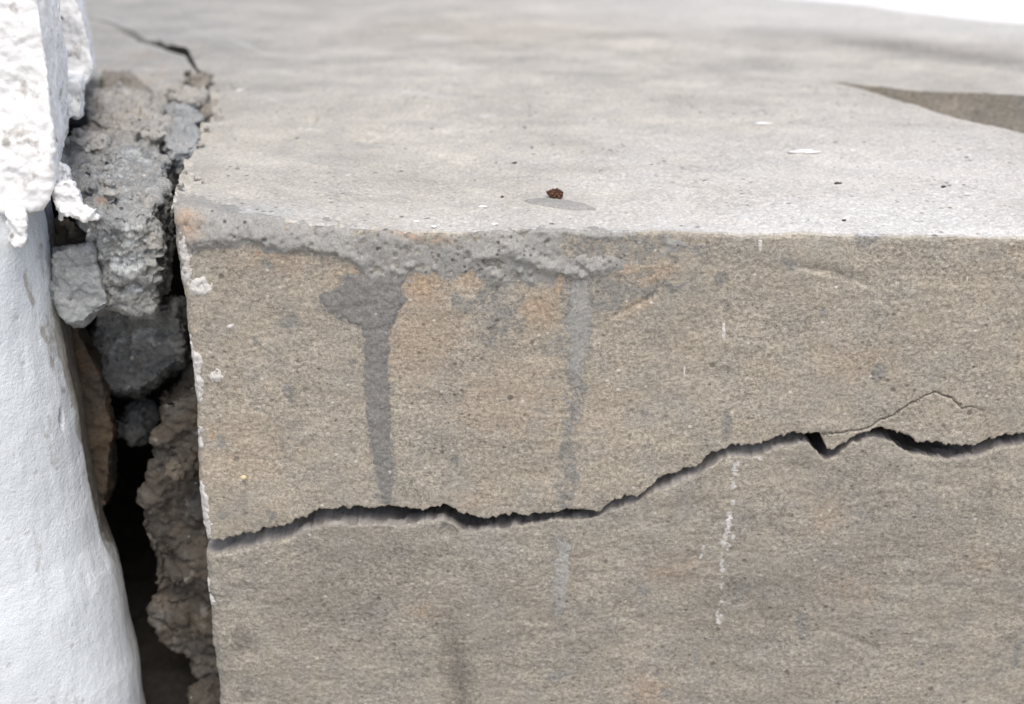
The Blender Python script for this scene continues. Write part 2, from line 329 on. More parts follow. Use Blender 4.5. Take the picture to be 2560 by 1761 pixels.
def stains_front(X, Y, Z):
    px, py = proj(X, Y, Z)
    wx = 14 * fbm(X, Y, Z, 0.012, 5, 0.65, 4.0); wy = 14 * fbm(X, Y, Z, 0.012, 5, 0.65, 9.0)
    qx, qy = px + wx, py + wy
    g = np.zeros_like(X); o = np.zeros_like(X); d = np.zeros_like(X); p = np.zeros_like(X)
    WASH = [[(1120, 735), (1180, 750), (1205, 700), (1290, 700), (1310, 740), (1290, 790), (1322, 800), (1310, 830), (1270, 815), (1240, 870), (1200, 855), (1185, 800), (1150, 790), (1115, 780)],
            [(1345, 862), (1385, 840), (1430, 835), (1435, 895), (1370, 890)], [(1285, 885), (1315, 880), (1308, 905), (1290, 905)], [(1500, 900), (1520, 895), (1525, 915), (1500, 920)],
            [(1410, 690), (1500, 690), (1640, 720), (1735, 700), (1700, 725), (1600, 748), (1540, 775), (1490, 790), (1480, 870), (1462, 960), (1448, 1080), (1445, 1180), (1440, 1272), (1390, 1275), (1400, 1180), (1405, 1090), (1418, 990), (1412, 800)],
            [(1500, 620), (1660, 600), (1812, 605), (1805, 640), (1700, 660), (1640, 690), (1560, 700), (1500, 690)],
            [(1380, 1340), (1420, 1340), (1425, 1420), (1412, 1540), (1385, 1540), (1384, 1440)],
            [(1750, 560 + 60), (1830, 610), (1850, 640), (1770, 660), (1730, 640)]]
    WASH += [SKIM, DR1]
    for i, P in enumerate(WASH): g = np.maximum(g, (0.85, 0.7, 0.55, 0.5, 0.95, 0.62, 0.8, 0.4, 0.8, 0.9)[i] * ss(*((-22, 6) if i > 7 else (-10, 8)), sdpoly(qx, qy, P)))
    g *= np.clip(0.72 + 0.6 * fbm(X, Y, Z, 0.007, 4, 0.65, 17.0), 0.3, 1.0)
    for (cx, cy, rx, ry, a) in SMUDGE: g = np.maximum(g, 0.95 * np.minimum(1, 1.5 * blob(px + 0.5 * wx, py + 0.5 * wy, cx, cy, rx, ry, a)))
    for (cx, cy, rx, ry, a, s) in [(1060, 720, 60, 55, 0, 1.0), (1170, 690, 34, 34, 0, 0.9), (1345, 770, 55, 50, 0, 0.8), (1405, 715, 22, 34, 0, 1.0), (1555, 675, 55, 18, 0, 0.7), (1640, 680, 50, 32, -20, 0.8), (890, 690, 60, 40, 0, 0.6), (700, 650, 120, 40, 0, 0.45), (640, 640, 14, 16, 0, 0.9),
                              (1050, 850, 130, 120, 0, 0.55), (1260, 1000, 150, 110, 0, 0.38), (600, 1130, 110, 80, 0, 0.35), (1420, 1000, 200, 120, 0, 0.2), (1600, 765, 70, 14, -30, 0.5), (2150, 900, 120, 60, 0, 0.3), (1700, 870, 90, 60, 0, 0.2), (2060, 1290, 60, 60, 0, 0.35), (1690, 1425, 90, 40, 0, 0.4),
                              (1060, 1530, 40, 30, 0, 0.5), (2120, 1480, 80, 50, 0, 0.35), (2440, 1400, 70, 40, 0, 0.3), (1620, 1730, 60, 50, 0, 0.6), (1430, 1440, 30, 60, 0, 0.35), (535, 1090, 16, 20, 0, 0.8), (1180, 1250, 70, 25, 0, 0.3), (1310, 1035, 8, 8, 0, 0.9)]:
        o = np.maximum(o, s * blob(qx, qy, cx, cy, rx, ry, a))
    for (cx, cy, rx, ry, a, s) in [(1150, 1690, 40, 160, -8, 0.85), (610, 1600, 30, 40, 30, 0.75), (1250, 1140, 240, 50, 0, 0.16), (800, 1480, 230, 140, 0, 0.30), (1880, 1500, 240, 120, -20, 0.24), (700, 1320, 160, 50, -10, 0.30), (1250, 1620, 300, 90, -10, 0.20), (2300, 1330, 200, 70, -15, 0.18), (560, 1560, 60, 160, 0, 0.25), (1000, 1400, 120, 60, 0, 0.22), (1120, 1345, 22, 40, 20, 0.35),
                              (2478, 1250, 10, 90, 6, 0.45), (2465, 1270, 8, 20, 0, 0.5), (620, 1730, 20, 26, 0, 0.6), (2100, 690, 60, 8, 30, 0.4), (560, 700, 40, 130, 0, 0.18), (560, 950, 60, 160, 0, 0.12), (2230, 830, 8, 8, 0, 0.4), (2530, 1600, 12, 30, 25, 0.4), (2480, 1690, 8, 30, 35, 0.4)]:
        d = np.maximum(d, s * blob(qx, qy, cx, cy, rx, ry, a))
    return np.stack([g, o, d, p], -1)

# ------------------------------------------------------------------ upper slab: front face + rounded lip + top
NF = 205
RAD = lambda x: 0.0022 + 0.0055 * ss(-0.02, -0.15, x) + 0.001 * fbm(x, 0, 0, 0.02, 3, 0.5, 6.6)
wv = np.linspace(0, 1, NF)[:, None]
X = np.zeros((NF, len(tcol))); Z = np.full_like(X, -0.05)
for _ in range(4):
    xl = xlu(Z[:, :1]); X = colx(xl, 0.292, 0.5)
    zt, zl = ztop(X) - RAD(X), zlip(X); Z = zl + wv * (zt - zl)
def disp_front(X, Z, seed=0.0):
    d = 0.0016 * fbm(X, 0, Z, 0.07, 3, 0.5, 1 + seed) + 0.00026 * fbm(X * 0.9, 0, Z * 1.1, 0.008, 3, 0.6, 2 + seed) + 0.00022 * fbm(X, 0, Z * 1.1, 0.0028, 2, 0.6, 3 + seed)
    return d
D = disp_front(X, Z)
# hollow and scooped relief on the face, read as trowel marks
px, py = proj(X, 0 * X, Z)
scoop = sdline(px, py, [(2000, 672), (2090, 685), (2140, 700), (2170, 725)]); up = ss(0, 40, (-(py - 690) + (px - 2080) * 0.3))
D -= 0.0012 * np.exp(-(scoop / 16) ** 2) * ss(-5, 5, -(py - (672 + (px - 2000) * 0.28)))
sc2 = sdline(px, py, [(1540, 790), (1600, 760), (1640, 735)]); D -= 0.0010 * np.exp(-(sc2 / 7) ** 2)
HAIR = [(2046, 1084), (2079, 1086), (2132, 1079), (2164, 1074), (2193, 1058), (2233, 1039), (2264, 1015), (2299, 1001), (2335, 982), (2372, 995), (2404, 1021), (2433, 1021), (2461, 1033), (2467, 1062), (2470, 1094)]
hx = px + 4 * fbm(X, 0, Z, 0.006, 3, 0.6, 12); hy = py + 4 * fbm(X, 0, Z, 0.006, 3, 0.6, 14)
hd = sdline(hx, hy, HAIR)
D -= 0.0022 * np.exp(-(hd / 1.7) ** 2) * (0.35 + 0.65 * ss(2480, 2380, px))
hp = sdpoly(px, py, HAIR + [(2470, 1115), (2046, 1115)]); D -= 0.0004 * ss(0, 6, hp) * ss(0, 60, hp + 20)
NOTCH = blob(px, py, 2035, 1096, 34, 16); D -= 0.0 * NOTCH
# worn edges
dl = (X - X[:, :1]); rr = 0.006; eL = np.where(dl < rr, rr * (1 - np.sqrt(np.clip(1 - (1 - dl / rr) ** 2, 0, 1))), 0)
db = Z - zlip(X); rb = 0.0012; eB = np.where(db < rb, rb * (1 - np.sqrt(np.clip(1 - (1 - db / rb) ** 2, 0, 1))), 0)
Yf = -D + eL + eB
# lip arc
NA = 9
ang = np.linspace(0, math.pi / 2, NA + 1)[1:, None]
xt = X[-1:, :]; rA = RAD(xt)
Xa = np.repeat(xt, NA, 0); Ya = rA - rA * np.cos(ang) + eL[-1:, :] * np.cos(ang); Za = (ztop(xt) - rA) + rA * np.sin(ang)
chips = np.clip(fbm(Xa, Ya, Za, 0.010, 4, 0.6, 21), 0, 9) * 0.0016
nA_y, nA_z = -np.cos(ang), np.sin(ang)
Da = disp_front(Xa, Za) * np.cos(ang) + 0.0004 * fbm(Xa, Ya, Za, 0.003, 3, 0.6, 3) - chips * np.sin(2 * ang)
Ya = Ya + nA_y * Da; Za = Za + nA_z * Da
# top rows
NT = 250
vt = np.linspace(0, 1, NT + 1)[1:, None]
XT = np.repeat(X[-1:, :], NT, 0); YT = np.zeros_like(XT)
H = CAM[2]; pz = lambda y: 1.0 / (y - CAM[1])       # perspective-even spacing
for _ in range(6):
    yb = yback(XT); y0 = rA
    YT = 1.0 / (pz(y0) + vt * (pz(yb) - pz(y0))) + CAM[1]
    ym = YT[:, :1]
    xl = xcrk(ym) + 0.001 * fbm(ym, 0, 0, 0.012, 3, 0.6, 31)
    xe = 0.292 + 0.46 * ym
    XT = colx(xl, xe, 0.5)
bl = np.exp(-YT / 0.02); XT = XT * (1 - bl) + (XT + (X[-1:, :] - XT[:1, :])) * bl
def disp_top(X, Y):
    d = 0.0022 * fbm(X, Y, 0, 0.12, 3, 0.5, 41) + 0.0005 * fbm(X, Y, 0, 0.010, 3, 0.6, 42) + 0.00040 * fbm(X, Y, 0, 0.0033, 2, 0.6, 43)
    return d
ZT = ztp(XT, YT) + disp_top(XT, YT) * ss(0, 0.012, YT)
tpx, tpy = proj(XT, YT, ztp(XT, YT))
CHIP = [(1306, 504), (1325, 497), (1370, 494), (1420, 500), (1460, 510), (1492, 526), (1440, 527), (1380, 520), (1335, 512)]
cr = sdpoly(tpx, tpy, CHIP)
near = ss(0.0, 12.0, cr)
ZT -= 0.0 * ss(-1, 4, cr) * (0.25 + 0.75 * ss(494, 524, tpy - (tpx - 1306) * 0.06))
for (cx, cy, rx, ry, dep) in [(915, 342, 40, 7, 0.003), (755, 294, 22, 6, 0.003), (783, 296, 12, 5, 0.003)]: ZT -= dep * blob(tpx, tpy, cx, cy, rx, ry)
# crumbled left corner
ZT -= 0.004 * np.exp(-((XT - XT[:, :1]) / 0.010) ** 2) * np.clip(0.5 + fbm(XT, YT, 0, 0.02, 3, 0.6, 51), 0, 1)
# back edge rounding and drop
XB = np.repeat(XT[-1:, :], 4, 0); kk = np.array([0.003, 0.006, 0.02, 0.43])[:, None]
YB = YT[-1:, :] + np.array([0.002, 0.004, 0.005, 0.005])[:, None]; ZB = ZT[-1:, :] - kk
FX, FY, FZ = (np.concatenate(q) for q in ((X, Xa, XT, XB), (Yf, Ya, YT, YB), (Z, Za, ZT, ZB)))
st_front = stains_front(X, Yf, Z)
st_lip = stains_front(Xa, Ya, Za)
def stains_glare_top(X, Y, Z):
    px, py = proj(X, Y, Z); g = np.zeros_like(X); o = g.copy(); d = g.copy(); p = g.copy()
    q = fbm(X, Y, 0, 0.05, 4, 0.6, 61)
    p = 0.68 * ss(1000, 2300, px + 150 * q) * ss(200, 480, py) + 0.30 * ss(500, 575, py) + 0.2 * q * ss(200, 400, py) + 0.55 * ss(900, 2100, px) * ss(75, 20, py - (px - 1280) * 0.045)  # sky glare painted as paler concrete toward the right, the lip and far edge
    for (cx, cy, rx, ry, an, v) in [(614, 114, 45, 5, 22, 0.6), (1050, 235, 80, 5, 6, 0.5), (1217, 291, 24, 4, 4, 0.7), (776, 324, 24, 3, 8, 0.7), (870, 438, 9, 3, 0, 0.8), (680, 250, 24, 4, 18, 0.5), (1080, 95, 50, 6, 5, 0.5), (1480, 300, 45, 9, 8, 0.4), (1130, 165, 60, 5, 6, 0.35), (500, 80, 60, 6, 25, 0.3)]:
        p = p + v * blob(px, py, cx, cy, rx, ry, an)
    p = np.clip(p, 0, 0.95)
    d = np.maximum(0.26 * blob(px, py, 860, 440, 300, 60) * (0.6 + q), 0.4 * blob(px, py, 915, 345, 40, 7))
    d = np.maximum(d, 0.7 * blob(px, py, 2300, 125, 400, 24, 8)); d = np.maximum(d, 0.35 * blob(px, py, 1950, 85, 220, 16, 6)); d = np.maximum(d, 0.15 * ss(0.1, 0.6, q))
    for (cx, cy, rx, ry, an, v) in [(2173, 289, 70, 6, 7, 0.35), (2260, 312, 50, 6, 7, 0.4), (2237, 353, 80, 7, 5, 0.35), (1985, 398, 60, 8, 5, 0.3), (1350, 130, 300, 10, 3, 0.22), (1700, 160, 260, 8, 5, 0.22), (1600, 90, 300, 9, 3, 0.25), (700, 380, 140, 20, 10, 0.3), (980, 500, 120, 14, 0, 0.4), (680, 478, 60, 10, 15, 0.5), (840, 486, 60, 12, 0, 0.4), (1100, 420, 160, 16, 0, 0.2), (2450, 420, 200, 10, 3, 0.2), (1900, 260, 200, 8, 4, 0.2)]:
        d = np.maximum(d, v * blob(px + 30 * q, py + 4 * q, cx, cy, rx, ry, an) * (0.7 + 0.6 * q))
    d = np.clip(d, 0, 1)
    o = np.maximum(0.30 * blob(px, py, 1250, 80, 500, 60), 0.5 * blob(px, py, 270, 125, 16, 8)); o = np.maximum(o, 0.4 * blob(px, py, 2180, 545, 22, 12))
    g = 0.5 * blob(px, py, 640, 530, 260, 30)
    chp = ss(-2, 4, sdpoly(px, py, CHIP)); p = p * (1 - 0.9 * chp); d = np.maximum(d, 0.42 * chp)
    return np.stack([g, o * 0.5, np.clip(d, 0, 1), p], -1)
st_top = np.concatenate([stains_glare_top(XT, YT, ZT), np.zeros(XB.shape + (4,))])

slab = empty('ledge_slab')
tag(slab, 'pale concrete top slab of the ledge, broken loose above the long horizontal crack', 'ledge')
sheets('front_face', [(np.concatenate([X, Xa[:5]]), np.concatenate([Yf, Ya[:5]]), np.concatenate([Z, Za[:5]]), np.concatenate([st_front, st_lip[:5]]))], M['face'], slab)
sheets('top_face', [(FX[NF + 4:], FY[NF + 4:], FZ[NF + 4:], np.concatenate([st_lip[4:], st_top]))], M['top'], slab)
# underside (upper wall of the crack) and left side
NU = 26
yy = np.concatenate([[0], np.linspace(0.02, 1, NU - 1) ** 1.6])[:, None] * 0.22
XU = np.repeat(X[:1, :], NU, 0); k_ = ss(0, 0.003, yy)
ZU = Z[:1, :] + k_ * (0.0016 * fbm(XU, yy, 0, 0.012, 4, 0.6, 71) + 0.0006) ; YU = Yf[:1, :] + yy
sheets('crack_underside', [(XU, YU, ZU)], M['crackface'], slab)
ids = np.linspace(0, NF + NA - 1, 130).astype(int); NS = 60
ys = np.linspace(0, 1, NS)[None, :] ** 1.5 * 0.33
bx, by, bz = FX[ids, 0][:, None], FY[ids, 0][:, None], FZ[ids, 0][:, None]
k_ = ss(0, 0.006, ys)
XS = bx + (xcrk(ys) - xcrk(0.0)) + k_ * (0.0035 * fbm(bx, ys, bz, 0.03, 5, 0.6, 81) + 0.001); XS = XS + 0 * bz
YS = by + ys; ZS = bz - ss(-0.03, 0.004, bz) * (bz * (1 - np.exp(-ys / 0.10)) + 0.004 * k_)
sheets('broken_side', [(XS, YS, ZS)], M['brown'], slab)

# ------------------------------------------------------------------ overlays that sit on the slab face: real layers of cement and paint
GX, GY, GZ = (np.concatenate(q) for q in ((X, Xa, XT[:70]), (Yf, Ya, YT[:70]), (Z, Za, ZT[:70])))
NY = np.concatenate([-np.ones((NF, 1)), -np.cos(ang), np.zeros((70, 1))]); NZ = np.concatenate([np.zeros((NF, 1)), np.sin(ang), np.ones((70, 1))])
GPX, GPY = proj(GX, GY, GZ)
def overlay(name, h, mat, parent, G=(GX, GY, GZ, NY, NZ), cut=-0.0004, stain=None):
    x, y, z, ny, nz = G
    V = np.stack([x, y + ny * h, z + nz * h], -1).reshape(-1, 3)
    q = gridq(*x.shape); hv = h.ravel(); q = q[(hv[q] > cut).any(1)]
    if len(q) == 0: return None
    u, inv = np.unique(q, return_inverse=True)
    S = stain.reshape(-1, 4)[u] if stain is not None else np.zeros((len(u), 4))
    return link(name, mesh_quads(name, V[u], inv.reshape(-1, 4), {'stain': S}), mat, parent)
def layer(polys, T, soft=7, wob=9, ws=0.012, px=GPX, py=GPY, P=(GX, GY, GZ), off=0.0):
    qx = px + wob * fbm(*P, ws, 4, 0.6, 90 + off); qy = py + wob * fbm(*P, ws, 4, 0.6, 95 + off)
    s = np.full(px.shape, -1e9)
    for p in polys:
        a = np.array(p); m = (qx > a[:, 0].min() - 40) & (qx < a[:, 0].max() + 40) & (qy > a[:, 1].min() - 40) & (qy < a[:, 1].max() + 40)
        if m.any(): s[m] = np.maximum(s[m], sdpoly(qx[m], qy[m], p))
    return T * np.tanh(s / soft), s
h, s = layer([SKIM], 0.0009, 16, 18); h += 0.00025 * fbm(GX, GY, GZ, 0.003, 3, 0.7, 115)
inside = ss(0, 10, s)
h = h + inside * (0.0009 * fbm(GX, GY, GZ, 0.022, 4, 0.45, 101) + 0.00028 * np.clip(fbm(GX, GY, GZ, 0.006, 3, 0.6, 102), -0.3, 2))
ridge = sdline(GPX, GPY, [(640, 606), (760, 612), (850, 632), (900, 655)]); h += inside * 0.0018 * np.exp(-(ridge / 22) ** 2)
ridge = sdline(GPX, GPY, [(450, 600), (500, 605), (570, 592), (640, 585)]); h += inside * 0.0018 * np.exp(-(ridge / 20) ** 2)
ridge = sdline(GPX, GPY, [(1260, 610), (1320, 640), (1400, 672), (1450, 700)]); h += inside * 0.0018 * np.exp(-(ridge / 15) ** 2)
ridge = sdline(GPX, GPY, [(1190, 640), (1260, 632), (1330, 655), (1400, 690)]); h += inside * 0.0013 * np.exp(-(ridge / 14) ** 2)
h -= 0.0042 * ss(-4, 5, sdpoly(GPX, GPY, [(1202, 648), (1245, 648), (1258, 660), (1215, 668)]))
h -= inside * 0.0022 * np.exp(-(sdline(GPX, GPY, [(1430, 560 + 60), (1540, 628), (1640, 610)]) / 26) ** 2)
prs = np.random.RandomState(11)
for i in range(230):
    cx, cy = prs.uniform(460, 1640), prs.uniform(560, 700); r = prs.uniform(2.5, 6)
    m = (abs(GPX - cx) < 20) & (abs(GPY - cy) < 20)
    if m.any(): h[m] -= inside[m] * 0.0015 * np.exp(-(((GPX[m] - cx) ** 2 + (GPY[m] - cy) ** 2) / r ** 2))
for i in range(40):
    cx, cy = prs.uniform(980, 1500), prs.uniform(630, 720); r = prs.uniform(4, 7)
    m = (abs(GPX - cx) < 20) & (abs(GPY - cy) < 20)
    if m.any(): h[m] += inside[m] * 0.0016 * np.exp(-(((GPX[m] - cx) ** 2 + (GPY[m] - cy) ** 2) / r ** 2))
skst = np.zeros(GX.shape + (4,)); skst[..., 3] = 0.30 * ss(590, 530, GPY) * blob(GPX, GPY, 700, 520, 160, 60)
skst[..., 1] = 0.9 * np.maximum(blob(GPX, GPY, 1055, 590, 70, 13, 10), 0.7 * blob(GPX, GPY, 465, 560, 40, 40))
sk = overlay('cement_smear', h, M['skim'], slab, stain=skst); sk['label'] = 'bubbly grey cement smeared along the top edge'
h, s = layer([DR1], 0.0005, 9, 9, 0.009, off=3); h += 0.0001 + 0.00028 * fbm(GX, GY, GZ, 0.0024, 3, 0.7, 113)
h += ss(0, 8, s) * (0.00035 * fbm(GX, GY, GZ, 0.006, 3, 0.6, 111) + 0.0004 * np.exp(-(sdline(GPX, GPY, [(885, 805), (960, 805), (1000, 780)]) / 12) ** 2)); h -= 0.00025 * ss(1180, 1300, GPY)
o = overlay('cement_drip', h, M['drip'], slab); o['label'] = 'dark grey run of cement below a spread blot'
DR2 = [(1425, 700), (1478, 705), (1482, 790), (1477, 865), (1466, 943), (1457, 1010), (1440, 1010), (1422, 1000), (1419, 904), (1413, 806), (1421, 780)]
h, s = layer([DR2], 0.0004, 12, 10, 0.01, off=5); h += 0.00028 * fbm(GX, GY, GZ, 0.0024, 3, 0.7, 114); h -= 0.0004 * ss(800, 1050, GPY)
o = overlay('cement_drip', h - 0.00010, M['skim'], slab)
cs = sdpoly(GPX + 2 * fbm(GX, GY, GZ, 0.006, 3, 0.6, 117), GPY, CHIP); h = 0.0016 * np.tanh(cs / 2.5) + 0.0003 * fbm(GX, GY, GZ, 0.004, 3, 0.6, 118) - 0.0008 * ss(512, 494, GPY - (GPX - 1306) * 0.06)
o = overlay('cement_scale', h, M['skim'], slab); o['label'] = 'thin grey lens of cement beside the seed pod'
CR1 = [[(447, 575), (470, 590), (478, 640), (474, 700), (465, 718), (455, 690), (448, 630)], [(470, 700), (510, 690), (528, 715), (500, 745), (475, 738)], [(466, 838), (482, 850), (498, 905), (508, 960), (503, 1000), (486, 1006), (474, 940)], [(487, 1065), (498, 1070), (507, 1110), (500, 1130), (488, 1118)],
       [(494, 1195), (506, 1200), (516, 1260), (522, 1300), (529, 1350), (519, 1358), (508, 1320), (498, 1260)], [(530, 930), (560, 930), (556, 958), (528, 956)], [(553, 815), (590, 800), (575, 830)]]
h, s = layer(CR1, 0.0011, 8, 12, 0.006, off=8); h += ss(-3, 5, s) * 0.0010 * fbm(GX, GY, GZ, 0.0035, 3, 0.7, 121)
o = overlay('white_crust', h, M['crust'], slab); o['label'] = 'crusty white lime running down the left edge'
ST1 = [[(1896, 600), (1906, 600), (1904, 630), (1898, 630)], [(1806, 808), (1812, 808), (1814, 835), (1811, 845), (1805, 842)], [(1709, 915), (1713, 915), (1714, 945), (1710, 945)], [(2416, 692), (2420, 692), (2420, 704), (2416, 704)]]
h, s = layer(ST1, 0.0003, 3, 1.5, 0.006, off=11); o = overlay('paint_drip', h, M['crust'], slab, cut=-0.0001)

# ------------------------------------------------------------------ lower wall of the ledge
NB_, NB2 = 235, 12
zb = np.concatenate([np.linspace(0, 1, NB_), 1 + np.linspace(0, 1, NB2 + 1)[1:]])[:, None]
XL_ = np.zeros((len(zb), len(tcol))); ZL_ = np.full_like(XL_, -0.2)
for _ in range(4):
    XL_ = colx(xlb(ZL_[:, :1]), 0.325, 0.46)
    zr = zrim(XL_); ZL_ = np.where(zb <= 1, zr + zb * (-0.30 - zr), -0.30 - (zb - 1) * 0.15)
DL = disp_front(XL_, ZL_, 5.0) * 1.05 - 0.0006
px, py = proj(XL_, 0 * XL_, ZL_)
DL -= 0.002 * np.exp(-(sdline(px, py, [(2090, 1585), (2130, 1600), (2190, 1625)]) / 8) ** 2) * 0.4
DL -= 0.0022 * np.exp(-((blob(px, py, 1120, 1330, 26, 26) - 1) / 0.5) ** 2) * ss(0.2, 0.7, blob(px, py, 1120, 1330, 26, 26))
dr = zr - ZL_; rr = 0.0007 + 0.0016 * ss(-0.11, -0.155, XL_) + 0.0012 * np.clip(facet(XL_, 0 * XL_, 0 * XL_ + 0.3, 0.012, 4), 0, 1) + 0.001 * np.clip(fbm(XL_, 0, 0, 0.03, 3, 0.5, 131), 0, 1)
eR = np.where(dr < rr, rr * (1 - np.sqrt(np.clip(1 - (1 - dr / rr) ** 2, 0, 1))), 0)
dl = XL_ - XL_[:, :1]; rl = 0.007; eLb = np.where(dl < rl, rl * (1 - np.sqrt(np.clip(1 - (1 - dl / rl) ** 2, 0, 1))), 0)
YL_ = -DL + eR + eLb
stb = stains_front(XL_, YL_, ZL_)
# faint dotted efflorescence runs
chalk = np.zeros_like(XL_)
for P, wd, s_ in [([(1838, 1160), (1832, 1260), (1822, 1310), (1812, 1345), (1806, 1400), (1804, 1470), (1800, 1560)], 8, 1.0), ([(1820, 1325), (1832, 1345), (1818, 1375)], 7, 1.0), ([(1762, 1362), (1752, 1395)], 5, 0.8), ([(1800, 1530), (1798, 1565)], 3, 0.6), ([(1776, 1735), (1774, 1765)], 3, 0.8), ([(2190, 1165), (2188, 1205)], 4, 0.6),
                  ([(2095, 1470), (2095, 1490)], 3, 0.5), ([(2136, 1465), (2136, 1490)], 3, 0.6), ([(1650, 1230), (1670, 1235)], 4, 0.8), ([(1895, 1150), (1905, 1148)], 5, 0.9)]:
    chalk = np.maximum(chalk, s_ * np.exp(-(sdline(px + 5 * fbm(XL_, 0, ZL_, 0.006, 3, 0.6, 141), py, P) / wd) ** 2))
stb[..., 3] = np.clip(chalk * (0.46 + 0.75 * fbm(XL_, 0, ZL_, 0.0035, 3, 0.7, 142)) , 0, 1)
base = empty('ledge_wall')
tag(base, 'grey tan concrete wall of the ledge, below the long horizontal crack', 'ledge wall')
sheets('front_face', [(XL_, YL_, ZL_, stb)], M['base'], base)
NU = 30
yy = np.concatenate([[0], np.linspace(0.02, 1, NU - 1) ** 1.6])[:, None] * 0.22
XU = np.repeat(XL_[:1, :], NU, 0); k_ = ss(0, 0.004, yy)
gap = np.maximum(zlip(XU) - ZL_[:1, :], 0.001)
rpx = proj(XL_[:1, :], 0 * XL_[:1, :], ZL_[:1, :])[0]
slope = np.interp(rpx, [510, 700, 850, 1000, 1130, 1300, 1480, 1580, 1900, 2010, 2060, 2140, 2230, 2300, 2420, 2560], [0.40, 0.32, 0.10, -0.10, -0.2, -0.05, 0.0, 0.25, 0.28, 0.0, -0.2, 0.2, -0.1, -0.2, -0.05, 0.12])
ZU = ZL_[:1, :] + k_ * (0.0012 * fbm(XU, yy, 0, 0.010, 4, 0.65, 151) + 0.0012 * facet(XU, yy + 0 * XU, 0 * XU, 0.006, 5) - 0.0002) + slope * np.clip(yy - 0.001, 0, 0.03)
ZU = np.minimum(ZU, np.maximum(zlip(XU) - 0.0006, ZL_[:1, :] - 0.0005)); YU = YL_[:1, :] + yy
sheets('crack_floor', [(XU, YU, ZU)], M['crackface'], base)
ids = np.linspace(0, len(zb) - 1, 120).astype(int); NS = 50
ys = np.linspace(0, 1, NS)[None, :] ** 1.5 * 0.25
bx, by, bz = XL_[ids, 0][:, None], YL_[ids, 0][:, None], ZL_[ids, 0][:, None]; k_ = ss(0, 0.008, ys)
sheets('broken_side', [(bx + k_ * (0.006 * fbm(bx, ys, bz, 0.04, 5, 0.6, 161) + 0.002) + 0 * ys, by + ys, bz + 0 * ys)], M['brown'], base)
BG = (XL_, YL_, ZL_, -np.ones_like(XL_), np.zeros_like(XL_)); BPX, BPY = proj(XL_, YL_, ZL_)
h, s = layer([[(514, 1440), (524, 1450), (526, 1480), (536, 1505), (528, 1512), (518, 1495), (513, 1465)]], 0.0011, 6, 4, 0.008, px=BPX, py=BPY, P=(XL_, YL_, ZL_), off=13)
h += ss(0, 5, s) * 0.0008 * fbm(XL_, YL_, ZL_, 0.004, 3, 0.6, 171)
overlay('white_crust', h, M['crust'], base, G=BG)
h, s = layer([[(1392, 1345), (1424, 1345), (1428, 1420), (1416, 1500), (1408, 1542), (1388, 1540), (1386, 1440)]], 0.00035, 8, 6, px=BPX, py=BPY, P=(XL_, YL_, ZL_), off=15)
overlay('cement_drip', h - 0.0001 + 0.00028 * fbm(XL_, YL_, ZL_, 0.0024, 3, 0.7, 119), M['skim'], base, G=BG)

# ------------------------------------------------------------------ far arm of the ledge across the notch
nf = 300; tf = np.linspace(0, 1, nf)[None, :]
vt2 = np.linspace(0, 1, 110)[:, None]
YA = np.full((110, nf), 0.4); XA = np.zeros_like(YA)
for _ in range(6):
    ym = YA[:, :1]; xl = np.minimum(xcrk(ym), 0.0) - 0.002; XA = xl + tf * (1.15 - xl)
    ya, yb = yseam(XA) + 0.0005, np.maximum(yend(XA), yseam(XA) + 0.12)
    YA = 1 / (pz(ya) + vt2 * (pz(yb) - pz(ya))) + CAM[1]
ZA = ztp(XA, YA) + disp_top(XA, YA) - 0.0004
zf = np.concatenate([[-0.44, -0.3], np.linspace(-0.2, 0.0, 60)])[:, None]
xf = XA[:1, :]; XFf = np.repeat(xf, len(zf), 0)
YFf = YA[:1, :] + 0.002 * fbm(XFf, 0.7, zf, 0.04, 4, 0.6, 181) * ss(0, -0.02, zf)
far = empty('ledge_arm')
tag(far, 'far arm of the pale concrete ledge beyond the open notch', 'ledge')
XE = np.repeat(XA[-1:, :], 3, 0); YE = YA[-1:, :] + np.array([0.004, 0.008, 0.008])[:, None]; ZE = ZA[-1:, :] - np.array([0.002, 0.01, 0.44])[:, None]
sheets('top_face', [(np.concatenate([XA, XE]), np.concatenate([YA, YE]), np.concatenate([ZA, ZE]), np.concatenate([stains_glare_top(XA, YA, ZA), np.zeros(XE.shape + (4,))]))], M['top'], far)
stf = np.zeros(XFf.shape + (4,)); stf[..., 1] = 0.08 + 0.3 * fbm(XFf, 0, zf, 0.05, 3, 0.5, 191)
ZFf = zf + ZA[:1, :] * ss(-0.03, 0, zf)
sheets('notch_face', [(XFf, YFf, ZFf, stf)], M['face'], far)

